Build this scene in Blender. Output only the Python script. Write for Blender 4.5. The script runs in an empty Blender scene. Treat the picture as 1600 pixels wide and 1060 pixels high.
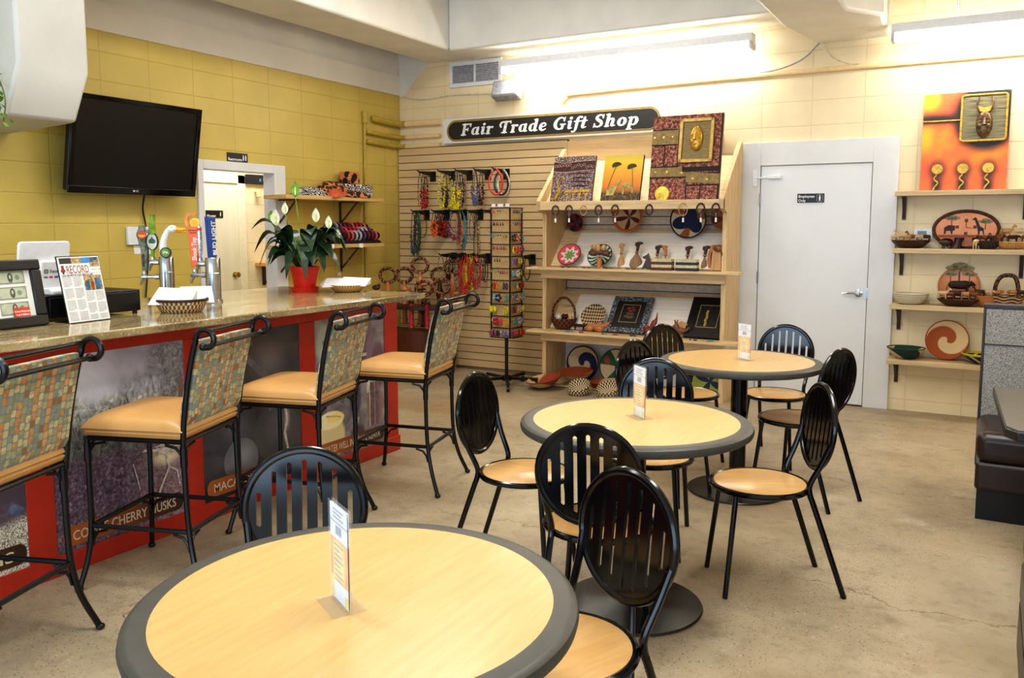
import bpy, math, random
from mathutils import Vector, Matrix, Euler
R_ = random.Random(7)
PI = math.pi
COL = bpy.context.scene.collection
def lin(c):
    return tuple(((v/255)/12.92 if v/255 <= .04045 else (((v/255)+.055)/1.055)**2.4) for v in c[:3]) + (1,)
# ---------------------------------------------------------------- materials
class NT:
    def __init__(s, name):
        s.m = bpy.data.materials.new(name); s.m.use_nodes = True
        s.t = s.m.node_tree; s.n = s.t.nodes; s.l = s.t.links
        s.b = s.n['Principled BSDF']
        s.tc = s.n.new('ShaderNodeTexCoord').outputs['Object']
    def link(s, a, b): s.l.new(a, b)
    def setin(s, inp, v):
        if hasattr(v, 'is_output') or isinstance(v, bpy.types.NodeSocket): s.link(v, inp)
        elif v is not None: inp.default_value = v
    def math(s, op, a, b=None, c=None):
        n = s.n.new('ShaderNodeMath'); n.operation = op
        for i, v in enumerate((a, b, c)):
            if v is not None: s.setin(n.inputs[i], v)
        return n.outputs[0]
    def mapping(s, scale=(1,1,1), loc=(0,0,0), rot=(0,0,0), vec=None):
        n = s.n.new('ShaderNodeMapping'); s.link(vec or s.tc, n.inputs[0])
        n.inputs['Scale'].default_value = scale; n.inputs['Location'].default_value = loc; n.inputs['Rotation'].default_value = rot
        return n.outputs[0]
    def noise(s, scale, detail=3, vec=None, rough=.5, dist=0, out='Fac'):
        n = s.n.new('ShaderNodeTexNoise'); s.link(vec or s.tc, n.inputs['Vector'])
        n.inputs['Scale'].default_value = scale; n.inputs['Detail'].default_value = detail
        n.inputs['Roughness'].default_value = rough; n.inputs['Distortion'].default_value = dist
        return n.outputs[out]
    def voro(s, scale, vec=None, out='Distance', feature='F1', rnd=1):
        n = s.n.new('ShaderNodeTexVoronoi'); n.feature = feature; s.link(vec or s.tc, n.inputs['Vector'])
        n.inputs['Scale'].default_value = scale; n.inputs['Randomness'].default_value = rnd
        return n.outputs[out]
    def ramp(s, fac, stops, const=False):
        n = s.n.new('ShaderNodeValToRGB'); s.link(fac, n.inputs[0]); e = n.color_ramp.elements
        if const: n.color_ramp.interpolation = 'CONSTANT'
        while len(e) < len(stops): e.new(.5)
        for i, (p, c) in enumerate(stops): e[i].position = p; e[i].color = lin(c)
        return n.outputs[0]
    def mix(s, fac, a, b, blend='MIX'):
        n = s.n.new('ShaderNodeMix'); n.data_type = 'RGBA'; n.blend_type = blend
        s.setin(n.inputs[0], fac)
        s.setin(n.inputs[6], a if not isinstance(a, tuple) else lin(a)); s.setin(n.inputs[7], b if not isinstance(b, tuple) else lin(b))
        return n.outputs[2]
    def xyz(s, vec=None):
        n = s.n.new('ShaderNodeSeparateXYZ'); s.link(vec or s.tc, n.inputs[0]); return n.outputs
    def comb(s, x=0, y=0, z=0):
        n = s.n.new('ShaderNodeCombineXYZ')
        for i, v in enumerate((x, y, z)): s.setin(n.inputs[i], v)
        return n.outputs[0]
    def white(s, vec):
        n = s.n.new('ShaderNodeTexWhiteNoise'); s.link(vec, n.inputs[0]); return n.outputs[0]
    def bump(s, h, strength=.2, dist=.01):
        n = s.n.new('ShaderNodeBump'); n.inputs['Strength'].default_value = strength; n.inputs['Distance'].default_value = dist
        s.link(h, n.inputs['Height']); s.link(n.outputs[0], s.b.inputs['Normal'])
    def smooth(s, v, a, b):
        n = s.n.new('ShaderNodeMapRange'); n.interpolation_type = 'SMOOTHSTEP'; s.setin(n.inputs[0], v)
        n.inputs[1].default_value = a; n.inputs[2].default_value = b; return n.outputs[0]
    def blob(s, base, vec, c, r, col, soft=.35):
        # mix a soft-edged ellipse of colour col centred at c with radii r over base
        mp = s.mapping((1/r[0] if r[0] else 0, 1/r[1] if r[1] else 0, 1/r[2] if r[2] else 0), tuple(-ci/ri if ri else 0 for ci, ri in zip(c, r)), vec=vec)
        n = s.n.new('ShaderNodeVectorMath'); n.operation = 'LENGTH'; s.link(mp, n.inputs[0])
        return s.mix(s.smooth(n.outputs['Value'], 1, 1-soft), base, col)
    def gain(s, c, v, sat=1):
        n = s.n.new('ShaderNodeHueSaturation'); n.inputs['Value'].default_value = v; n.inputs['Saturation'].default_value = sat; s.link(c, n.inputs['Color']); return n.outputs[0]
    def done(s, col=None, rough=.5, metal=0, spec=.5, **k):
        b = s.b
        if col is not None:
            if isinstance(col, tuple): b.inputs['Base Color'].default_value = lin(col)
            else: s.link(col, b.inputs['Base Color'])
        s.setin(b.inputs['Roughness'], rough); b.inputs['Metallic'].default_value = metal
        b.inputs['Specular IOR Level'].default_value = spec
        if k.get('coat'): b.inputs['Coat Weight'].default_value = k['coat']; b.inputs['Coat Roughness'].default_value = .1
        if k.get('trans'): b.inputs['Transmission Weight'].default_value = k['trans']
        if k.get('alpha'): b.inputs['Alpha'].default_value = k['alpha']
        if k.get('emit'):
            b.inputs['Emission Strength'].default_value = k['emit']; b.inputs['Emission Color'].default_value = lin(k.get('ecol', (255,255,255)))
        if k.get('sheen'): b.inputs['Sheen Weight'].default_value = k['sheen']
        return s.m
_mc = {}
def mat(name, c, rough=.5, metal=0, var=.12, scale=30, bump=0, bscale=200, spec=.5, stretch=None, **k):
    key = name
    if key in _mc: return _mc[key]
    t = NT(name)
    vec = t.mapping(stretch) if stretch else t.tc
    f = t.noise(scale, 3, vec)
    a = tuple(v*(1-var) for v in c); b = tuple(min(255, v*(1+var*.7)) for v in c)
    col = t.ramp(f, [(.3, a), (.7, b)])
    if bump: t.bump(t.noise(bscale, 2), bump, .004)
    _mc[key] = t.done(col, rough, metal, spec, **k)
    return _mc[key]
# ---------------------------------------------------------------- mesh builder
class MB:
    def __init__(s): s.v = []; s.f = []; s.mi = []; s.cur = 0
    def add(s, vs, fs, M=None):
        o = len(s.v)
        for p in vs:
            p = Vector(p); s.v.append(M @ p if M is not None else p)
        for f in fs: s.f.append([i+o for i in f]); s.mi.append(s.cur)
        return s
    def m(s, i): s.cur = i; return s
    def box(s, c, d, M=None, rz=0):
        x, y, z = (v/2 for v in d)
        T = Matrix.Translation(c) @ Matrix.Rotation(rz, 4, 'Z')
        if M is not None: T = M @ T
        return s.add([(-x,-y,-z),(x,-y,-z),(x,y,-z),(-x,y,-z),(-x,-y,z),(x,-y,z),(x,y,z),(-x,y,z)],
                     [(3,2,1,0),(4,5,6,7),(0,1,5,4),(1,2,6,5),(2,3,7,6),(3,0,4,7)], T)
    def bx(s, x0, x1, y0, y1, z0, z1, M=None):
        return s.box(((x0+x1)/2,(y0+y1)/2,(z0+z1)/2), (abs(x1-x0),abs(y1-y0),abs(z1-z0)), M)
    def tube(s, pts, r, n=8, closed=False, M=None, caps=True, flat=1):
        P = [Vector(p) for p in pts]; k = len(P)
        rs = r if isinstance(r, (list, tuple)) else [r]*k
        T = []
        for i in range(k):
            a = P[i-1] if (i > 0 or closed) else P[i]; b = P[(i+1) % k] if (i < k-1 or closed) else P[i]
            d = b-a; T.append(d.normalized() if d.length > 1e-9 else Vector((0,0,1)))
        up = Vector((0,0,1)) if abs(T[0].z) < .9 else Vector((1,0,0))
        N = (up - T[0]*up.dot(T[0])).normalized(); vs = []; fs = []
        for i in range(k):
            N = N - T[i]*N.dot(T[i])
            N = N.normalized() if N.length > 1e-6 else T[i].orthogonal().normalized()
            B = T[i].cross(N)
            for j in range(n):
                a = 2*PI*j/n; vs.append(P[i] + (N*math.cos(a)*flat + B*math.sin(a))*rs[i])
        for i in range(k if closed else k-1):
            i2 = (i+1) % k
            for j in range(n): fs.append((i*n+j, i*n+(j+1) % n, i2*n+(j+1) % n, i2*n+j))
        if caps and not closed: fs.append(tuple(range(n-1,-1,-1))); fs.append(tuple((k-1)*n+j for j in range(n)))
        return s.add(vs, fs, M)
    def lathe(s, prof, n=24, M=None, closed=False):
        vs = []; fs = []; rings = []
        for r, z in prof:
            if r < 1e-6: rings.append([len(vs)]); vs.append((0,0,z))
            else:
                rings.append(list(range(len(vs), len(vs)+n)))
                for j in range(n): a = 2*PI*j/n; vs.append((r*math.cos(a), r*math.sin(a), z))
        R = rings + ([rings[0]] if closed else [])
        for A, B in zip(R, R[1:]):
            for j in range(n):
                j2 = (j+1) % n
                if len(A) == 1 and len(B) == 1: continue
                if len(A) == 1: fs.append((A[0], B[j2], B[j]))
                elif len(B) == 1: fs.append((A[j], A[j2], B[0]))
                else: fs.append((A[j], A[j2], B[j2], B[j]))
        if not closed:
            if len(rings[0]) > 1: fs.append(tuple(reversed(rings[0])))
            if len(rings[-1]) > 1: fs.append(tuple(rings[-1]))
        return s.add(vs, fs, M)
    def prism(s, poly, z0, z1, M=None):
        k = len(poly)
        vs = [(x,y,z0) for x, y in poly] + [(x,y,z1) for x, y in poly]
        fs = [tuple(range(k-1,-1,-1)), tuple(range(k,2*k))] + [(i,(i+1) % k,(i+1) % k+k,i+k) for i in range(k)]
        return s.add(vs, fs, M)
    def ell(s, c, r, n=10, k=6, M=None):
        T = Matrix.Translation(c) @ Matrix.Diagonal((*(r if isinstance(r,(tuple,list)) else (r,r,r)),1))
        if M is not None: T = M @ T
        return s.lathe([(math.sin(PI*i/k), -math.cos(PI*i/k)) for i in range(k+1)], n, T)
    def ring(s, c, R, r, n=24, m=8, M=None, axis='Z', sx=1, sy=1):
        pts = []
        for i in range(n):
            a = 2*PI*i/n; u, v = R*sx*math.cos(a), R*sy*math.sin(a)
            pts.append({'Z':(u,v,0),'Y':(u,0,v),'X':(0,u,v)}[axis])
        return s.tube([Vector(p)+Vector(c) for p in pts], r, m, True, M)
    def build(s, name, mats, parent=None, bev=0, ang=35, flatshade=False, seg=2):
        me = bpy.data.meshes.new(name); me.from_pydata([tuple(v) for v in s.v], [], s.f); me.update()
        for m in (mats if isinstance(mats, (list, tuple)) else [mats]): me.materials.append(m)
        me.polygons.foreach_set('material_index', s.mi)
        import bmesh
        b = bmesh.new(); b.from_mesh(me); bmesh.ops.recalc_face_normals(b, faces=b.faces); b.to_mesh(me); b.free()
        if not flatshade:
            me.polygons.foreach_set('use_smooth', [True]*len(me.polygons)); me.set_sharp_from_angle(angle=math.radians(ang))
        o = bpy.data.objects.new(name, me); COL.objects.link(o)
        if parent is not None: o.parent = parent
        if bev:
            d = o.modifiers.new('bevel', 'BEVEL'); d.width = bev; d.segments = seg; d.limit_method = 'ANGLE'; d.angle_limit = math.radians(40)
        return o
def tag(o, label=None, cat=None, group=None, kind=None):
    for k, v in (('label',label),('category',cat),('group',group),('kind',kind)):
        if v: o[k] = v
    return o
def thing(name, label, cat, loc=(0,0,0), rz=0, group=None):
    o = bpy.data.objects.new(name, None); COL.objects.link(o); o.empty_display_size = .05
    o.location = loc; o.rotation_euler = (0,0,rz)
    return tag(o, label, cat, group)
def struct(name, mb, m, bev=0, **k):
    o = mb.build(name, m, None, bev, **k); o['kind'] = 'structure'; return o
def place(o, loc, rot=(0,0,0)):
    o.location = loc; o.rotation_euler = rot; return o
def solo(name, mb, m, label, cat, loc=(0,0,0), rot=(0,0,0), group=None, bev=0, **k):
    return tag(place(mb.build(name, m, None, bev, **k), loc, rot), label, cat, group)
def kids(o): return [c for c in bpy.data.objects if c.parent == o]
def dup(o, label=None, group=None):
    def rec(src, par):
        c = src.copy(); COL.objects.link(c)
        if par is not None: c.parent = par
        for ch in list(src.children): rec(ch, c)
        return c
    c = rec(o, None)
    if label: c['label'] = label
    if group: c['group'] = group
    return c
def RX(a): return Matrix.Rotation(a, 4, 'X')
def RY(a): return Matrix.Rotation(a, 4, 'Y')
def RZ(a): return Matrix.Rotation(a, 4, 'Z')
def TR(x, y, z): return Matrix.Translation((x,y,z))
def curve_pts(pts, n=6, closed=False):
    # Catmull-Rom through the points
    P = [Vector(p) for p in pts]; out = []; k = len(P)
    for i in range(k if closed else k-1):
        p1, p2 = P[i], P[(i+1) % k]
        p0 = P[i-1] if (i > 0 or closed) else p1*2-p2
        p3 = P[(i+2) % k] if (i < k-2 or closed) else p2*2-p1
        for j in range(n):
            t = j/n
            out.append(.5*((2*p1)+(p2-p0)*t+(2*p0-5*p1+4*p2-p3)*t*t+(3*p1-p0-3*p2+p3)*t**3))
    if not closed: out.append(P[-1])
    return out
def arc(cx, cy, rx, ry, a0, a1, n=10):
    return [(cx+rx*math.cos(math.radians(a0+(a1-a0)*i/n)), cy+ry*math.sin(math.radians(a0+(a1-a0)*i/n))) for i in range(n+1)]
def rrect(w, h, r, n=5):
    o = []
    for cx, cy, a in ((w/2-r,h/2-r,0),(-w/2+r,h/2-r,90),(-w/2+r,-h/2+r,180),(w/2-r,-h/2+r,270)): o += arc(cx,cy,r,r,a,a+90,n)
    return o
def text_verts(s, size=1, align='CENTER', bold=0, shear=0, space=1):
    cu = bpy.data.curves.new('lettering', 'FONT'); cu.body = s; cu.size = size; cu.align_x = align; cu.align_y = 'CENTER'
    cu.offset = bold; cu.shear = shear; cu.space_character = space; cu.resolution_u = 3; cu.extrude = .0004
    o = bpy.data.objects.new('lettering', cu); COL.objects.link(o)
    bpy.context.view_layer.update()
    me = bpy.data.meshes.new_from_object(o.evaluated_get(bpy.context.evaluated_depsgraph_get()))
    bpy.data.objects.remove(o); bpy.data.curves.remove(cu)
    vs = [v.co.copy() for v in me.vertices]; fs = [tuple(p.vertices) for p in me.polygons]
    bpy.data.meshes.remove(me); return vs, fs
def text(mb, s, M, size, fit=None, **k):
    vs, fs = text_verts(s, size, **k)
    if fit and vs:
        w = max(v.x for v in vs)-min(v.x for v in vs); q = fit/w
        vs = [Vector((v.x*q, v.y, v.z)) for v in vs]
    return mb.add(vs, fs, M)
# frames for flat work: faces looking toward -Y (back wall), +X (left wall)
FY = Matrix(((1,0,0,0),(0,0,-1,0),(0,1,0,0),(0,0,0,1)))      # local (u,v,n) -> x=u, z=v, y=-n
FX = Matrix(((0,0,1,0),(1,0,0,0),(0,1,0,0),(0,0,0,1)))       # local (u,v,n) -> y=u, z=v, x=n
# ---------------------------------------------------------------- shared materials
BLACK = mat('black_enamel', (8,8,10), .16, var=.2)
IRON = mat('black_iron', (9,9,10), .3, var=.25, bump=.08)
STEEL = mat('brushed_steel', (190,192,195), .22, 1, var=.06, scale=60, stretch=(1,1,.05))
CHROME = mat('chrome', (205,206,210), .12, 1, var=.04)
WHITEP = mat('white_paint', (222,222,222), .5, var=.02, scale=4)
WHITE = mat('white_plastic', (232,233,235), .35, var=.02)
PAPER = mat('paper', (238,238,236), .7, var=.02)
DARKBR = mat('bracket_brown', (66,50,44), .5, var=.15)
GOLD = mat('gold_paint', (196,160,70), .4, .35, var=.2, scale=60)
INK = mat('print_ink', (60,60,62), .7, var=.1)
INKL = mat('print_ink_grey', (172,174,176), .7, var=.08)
CLEAR = mat('clear_acrylic', (240,242,246), .08, var=.01, alpha=.10)
PLAST = mat('black_plastic', (16,16,17), .35, var=.15)
def wood(name, c, dark=.72, rough=.45, axis='X', sc=6, knots=False):
    if name in _mc: return _mc[name]
    t = NT(name)
    st = {'X':(.6,9,9),'Y':(9,.6,9),'Z':(9,9,.6)}[axis]
    v = t.mapping(st); f = t.noise(sc, 6, v, .55, .6)
    col = t.ramp(f, [(.28, tuple(x*dark for x in c)), (.5, c), (.75, tuple(min(255,x*1.08) for x in c))])
    f2 = t.noise(1.4, 2); col = t.mix(t.math('MULTIPLY', f2, .35), col, tuple(x*.86 for x in c))
    if knots:
        kn = t.voro(3.2, t.mapping({'X':(.55,1.2,1.2),'Z':(1.2,1.2,.55),'Y':(1.2,.55,1.2)}[axis]))
        col = t.mix(t.smooth(kn, .045, .015), col, tuple(x*.5 for x in c))
    t.bump(f, .06, .002); _mc[name] = t.done(col, rough); return _mc[name]
PINE = wood('pine_board', (226,197,150), .84, .5, 'X', knots=True)
PINEV = wood('pine_upright', (221,190,140), .84, .5, 'Z', knots=True)
SHELFW = wood('shelf_board', (212,186,142), .88, .5, 'X')
SHELFY = wood('shelf_board_lengthwise', (212,176,112), .86, .5, 'Y')
DKWOOD = wood('dark_carved_wood', (64,36,24), .6, .4, 'Z')
MIDWOOD = wood('mid_carved_wood', (132,78,42), .65, .4, 'Z')
LTWOOD = wood('light_carved_wood', (196,148,92), .75, .5, 'Z')
# ---------------------------------------------------------------- placement and light
AMB = .62; VIEW = 'Standard'; LOOK = 'Medium High Contrast'; EXPO = 0.10; TUBE_E = 26
LAMPS = [('ceiling_row', (-2.6,1.6,3.6), (0,0,0), (2.4,.5), 62, (1,.98,.94)), ('ceiling_row', (-.4,3.2,3.6), (0,0,0), (.5,2.4), 55, (1,.98,.94)),
         ('ceiling_row', (-3.4,4.6,3.65), (0,0,0), (.4,2.0), 45, (1,.98,.94)),
         ('window_light', (-1.0,-3.0,1.32), (PI/2,0,0), (8,2.15), 200, (.50,.73,1)), ('corridor_fill', (-6.3,6.0,2.6), (0,0,0), (.5,1.5), 24, (.94,.97,1))]  # the corridor area light is unseen, added to brighten the passage
STOOLS = [(-3.014,1.524,1.92,'bar stool nearest the camera, cut off by the left edge'),(-3.025,2.337,1.90,'second bar stool from the left, before the coffee husks photo panel'),
          (-2.989,3.095,1.85,'third bar stool from the left, before the dark nut photo panel'),(-2.937,3.916,1.80,'farthest bar stool, at the end of the red bar')]
TABLES = [(-1.079,1.273,'round maple table with grey rim in the foreground'),(-1.167,3.033,'round maple table with grey rim in the middle of the room'),(-1.19,4.696,'round maple table with grey rim farthest back, near the white door')]
CHAIRS = [(-.79,3.49,2.09,'black slat-back chair standing clear at the right of the middle table'),(-1.71,3.14,4.757,'black slat-back chair at the left of the middle table, facing right'),
 (-1.182,2.729,.249,'black slat-back chair on the near side of the middle table, back to us'),(-.903,1.838,2.736,'nearest black chair, between the foreground and middle tables, back to us'),
 (-1.335,3.655,3.381,'black chair with a bluish sheen behind the middle table'),(-.895,4.79,1.2,'black chair at the right of the farthest table'),
 (-1.151,5.42,3.088,'black chair with a bluish sheen behind the farthest table, by the white door'),(-1.641,5.163,4.2,'black chair behind the left side of the farthest table, before the display unit'),
 (-1.50,4.42,4.45,'black chair turned edge-on between the middle table and the display unit'),(-1.58,1.60,3.75,'black slat-back chair behind the foreground table, before the bar stools')]
HOLDERS = [(-1.085,1.228,-.51,'upright menu holder on the foreground table'),(-1.165,3.07,-.75,'upright menu holder on the middle table'),(-1.17,4.70,-.60,'upright menu holder on the farthest table')]
# ================================================================ camera, light
sc = bpy.context.scene
cam = bpy.data.cameras.new('camera'); co = bpy.data.objects.new('camera', cam); COL.objects.link(co); sc.camera = co
cam.sensor_width = 36; cam.lens = 29.67; cam.shift_x = .0003; cam.shift_y = -.0211; cam.clip_start = .05
co.location = (0,0,1.5); co.rotation_euler = (PI/2-.1089, 0, .5155)
w = bpy.data.worlds.new('world'); sc.world = w; w.use_nodes = True
w.node_tree.nodes['Background'].inputs[0].default_value = (.93,.96,1,1); w.node_tree.nodes['Background'].inputs[1].default_value = AMB
def area(name, loc, rot, size, power, col=(1,.96,.9)):
    l = bpy.data.lights.new(name, 'AREA'); l.shape = 'RECTANGLE'; l.size, l.size_y = size; l.energy = power; l.color = col
    o = bpy.data.objects.new(name, l); COL.objects.link(o); o.location = loc; o.rotation_euler = rot; return o
for n, loc, rot, size, p, c in LAMPS: area(n, loc, rot, size, p, c)
sc.view_settings.view_transform = VIEW; sc.view_settings.look = LOOK; sc.view_settings.exposure = EXPO
# ================================================================ setting
D = 7.45; L = -5.6
def block_wall(name, c, ax, groove, off=.115, rough=.55, gf=.6):
    t = NT(name); s = t.xyz()
    v = t.comb(s[0] if ax == 'X' else s[1], s[2], 0)
    n = t.n.new('ShaderNodeTexBrick'); t.link(t.mapping((1,1,1), (.14,off,0), vec=v), n.inputs['Vector'])
    n.offset = 0; n.squash = 1; n.inputs['Scale'].default_value = 1
    n.inputs['Brick Width'].default_value = .4064; n.inputs['Row Height'].default_value = .2032
    n.inputs['Mortar Size'].default_value = .006; n.inputs['Mortar Smooth'].default_value = .6
    n.inputs['Color1'].default_value = (.48,.48,.48,1); n.inputs['Color2'].default_value = (.56,.56,.56,1); n.inputs['Mortar'].default_value = (.4,.4,.4,1)
    nz = t.noise(3, 4)
    base = t.ramp(nz, [(.25, tuple(x*.95 for x in c)), (.75, tuple(min(255,x*1.03) for x in c))])
    base = t.mix(t.math('MULTIPLY', t.math('SUBTRACT', n.outputs['Color'], .4), .5), base, tuple(min(255,x*1.05) for x in c))
    col = t.mix(t.math('MULTIPLY', n.outputs['Fac'], gf), base, groove)
    h = t.math('SUBTRACT', t.math('MULTIPLY', t.noise(60, 3), .25), n.outputs['Fac'])
    t.bump(h, .35, .006)
    return t.done(col, rough)
CREAM = block_wall('cream_block', (238,219,180), 'X', (222,198,152))
YELLOW = block_wall('yellow_block', (201,178,92), 'Y', (172,144,58), rough=.42, gf=.4)
CORR = block_wall('corridor_cream', (244,230,196), 'Y', (234,216,176))
CEILM = mat('ceiling_cream', (238,226,202), .6, var=.03, scale=2)
BEAMW = mat('beam_white', (232,230,224), .55, var=.03, scale=3, bump=.12, bscale=60)
def floor_mat():
    t = NT('stained_concrete')
    c = t.ramp(t.noise(1.1, 6, rough=.62, dist=.5), [(.25,(140,126,104)),(.45,(170,155,128)),(.6,(184,169,142)),(.8,(200,187,163))])
    c = t.mix(t.smooth(t.noise(.55, 4, t.mapping((1,2,1),(3,1,0))), .5, .72), c, (158,136,104))
    wht = t.math('MULTIPLY', t.smooth(t.noise(2.3, 8, t.mapping((1,1,1),(7,2,0)), .7), .58, .74), .55)
    c = t.mix(wht, c, (206,200,188))
    sp = t.smooth(t.voro(62), .22, .12); msk = t.smooth(t.noise(1.7, 3, t.mapping((1,1,1),(2,5,0))), .36, .56)
    c = t.mix(t.math('MULTIPLY', t.math('MULTIPLY', sp, msk), .85), c, (66,54,40))
    sp2 = t.smooth(t.voro(46, t.mapping((1,1,1),(.3,.7,0))), .15, .09)
    c = t.mix(t.math('MULTIPLY', t.math('MULTIPLY', sp2, msk), .7), c, (226,220,204))
    # fine cracks
    wv = t.math('ADD', t.xyz()[1], t.math('MULTIPLY', t.noise(1.3, 6, rough=.65), .9))
    cr = t.math('ABSOLUTE', t.math('SUBTRACT', t.math('FRACT', t.math('MULTIPLY', wv, .62)), .5))
    c = t.mix(t.math('MULTIPLY', t.math('MULTIPLY', t.smooth(cr, .007, .0008), t.smooth(t.noise(1.1, 2, t.mapping((1,1,1),(9,4,0))), .40, .55)), .75), c, (104,90,68))
    c = t.mix(t.math('MULTIPLY', t.smooth(t.noise(9, 6, rough=.75), .48, .72), .5), c, (128,112,86))
    c = t.mix(t.math('MULTIPLY', t.smooth(t.noise(60, 3, rough=.7), .56, .72), .35), c, (112,98,76))
    c = t.mix(t.math('MULTIPLY', t.smooth(t.noise(2.1, 6, t.mapping((1,1.5,1),(4,8,0)), .7), .54, .72), .4), c, (120,104,80))
    t.bump(t.noise(120, 3), .06, .003)
    return t.done(c, t.math('ADD', .34, t.math('MULTIPLY', t.noise(3, 4), .25)), spec=.4)
struct('floor', MB().bx(-9.2,3.2,-3.5,9.2,-.1,0), floor_mat())
struct('wall_back', MB().bx(L-.2,3.2,D,D+.2,0,3.75), CREAM)
# left wall with its doorway
oy0, oy1, oz = 4.77, 5.62, 1.99
wl = MB().bx(L-.11,L,-1,oy0,0,2.876).bx(L-.11,L,oy1,D,0,2.876).bx(L-.11,L,oy0,oy1,oz,2.876)
struct('wall_left', wl, YELLOW)
struct('trim_1', MB().bx(L-.2,L+.012,-1,D,2.876,3.085).bx(L-.2,L-.02,-1,D,3.085,3.75), mat('upper_wall_white',(236,231,221),.6,var=.03,scale=2))
struct('trim_2', MB().prism([(L,2.86),(L+.1,2.9),(-5.38,3.05),(-5.2,3.2),(-5.2,3.75),(L,3.75)], 0, .004, TR(0,D,0) @ FY), mat('upper_wall_white',(214,214,214)))
# corridor behind the doorway
struct('wall_corridor', MB().bx(-7.1,-6.9,3.6,9,0,2.75).bx(-6.9,L-.2,8.8,9,0,2.75).bx(-6.9,L-.2,3.6,3.7,0,2.75), CORR)
struct('ceiling', MB().bx(L-.2,3.2,-1.2,D,3.75,3.85).bx(-7.1,L-.2,3.6,9,2.7,2.8), CEILM)
struct('wall_right', MB().bx(3.0,3.2,1.5,D,0,3.75), CREAM)
struct('ceiling_beam', MB().bx(-5.2,-4.65,-1,D,3.178,3.75), BEAMW, bev=.02)
struct('ceiling_beam', MB().bx(-4.65,-1.45,6.97,D,3.165,3.75), BEAMW, bev=.02)
# ceiling ducts boxed in white board
struct('trim_3', MB().prism([(-1.45,3),(-1.45,6.72),(-1.33,D),(-.78,D),(-.755,6.7),(-.95,6.41),(-.95,3)], 2.98, 3.75), BEAMW, bev=.025)
M_ = TR(0,2.83,0) @ Matrix(((1,0,0,0),(0,0,1,0),(0,1,0,0),(0,0,0,1)))
struct('trim_4', MB().prism([(L,3.75),(-4.75,3.75),(-4.75,2.4),(-4.9,2.12),(L,2.09)], 0, .43, M_), mat('duct_white',(214,213,207),.55,var=.03,scale=3,bump=.12,bscale=60), bev=.02)
# doorway casing (white)
tr = MB()
tr.bx(L-.12,L+.02,oy0-.035,oy0+.02,0,oz+.04).bx(L-.12,L+.02,oy1-.05,oy1+.085,0,oz+.04).bx(L-.12,L+.02,oy0+.02,oy1-.05,oz-.035,oz+.04)
struct('trim_5', tr, WHITEP, bev=.004)
# corridor door (cream) and its casing
cd = MB().bx(-6.9,-6.87,5.2,6.32,0,1.93)
d2 = struct('door_2', cd, mat('cream_door',(240,233,212),.45,var=.03,scale=2,stretch=(1,4,.4)), bev=.004)
cf = MB(); cf.bx(-6.9,-6.855,6.32,6.42,0,2.02).bx(-6.9,-6.855,5.1,6.42,1.93,2.02); cf.build('door_frame', mat('cream_casing',(246,238,214),.45,var=.02), d2, .004)
kn = MB(); kn.lathe([(0,0),(.03,0),(.03,.01),(.012,.015),(.012,.03),(.028,.045),(.028,.06),(0,.066)], 14, TR(-6.87,6.25,.985) @ RY(PI/2)); kn.build('door_knob', mat('brass',(190,160,100),.25,1), d2)
# white staff door in the back wall, wide flat casing
f = MB().bx(-1.92,-1.755,D-.035,D,0,2.20).bx(-.862,-.672,D-.035,D,0,2.20).bx(-1.755,-.862,D-.035,D,2.005,2.20)
struct('trim_6', f, WHITEP, bev=.003)
d1 = struct('door_1', MB().bx(-1.748,-.868,D-.026,D,.012,1.998), mat('door_white',(226,227,228),.42,var=.015,scale=2), bev=.002)
MB().bx(-1.748,-.868,D-.03,D-.02,0,.011).build('door_shadow_gap', mat('gap_shade_dark',(60,44,32)), d1)  # dark strip coloured as the shade under the door leaf
h = MB().lathe([(0,0),(.033,0),(.033,.008),(.014,.012),(.012,.05),(0,.05)], 16, TR(-.93,D-.026,.945) @ RX(PI/2))
h.tube([(-.93,D-.07,.945),(-.99,D-.075,.947),(-1.05,D-.066,.94)], [.011,.010,.007], 8); h.build('door_handle', STEEL, d1)
h = MB().bx(-.874,-.858,D-.037,D-.02,.90,.99); h.build('strike_plate', STEEL, d1)
for z in (1.72,1.05,.3): MB().tube([(-1.752,D-.037,z-.05),(-1.752,D-.037,z+.05)], .008, 8).build('hinge', STEEL, d1)
clo = MB().bx(-1.815,-1.775,D-.055,D-.03,1.83,1.965).tube([(-1.79,D-.05,1.9),(-1.68,D-.05,1.905)], .008, 6).bx(-1.69,-1.58,D-.058,D-.026,1.893,1.92)
clo.build('door_closer', WHITE, d1, .004)
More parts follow.
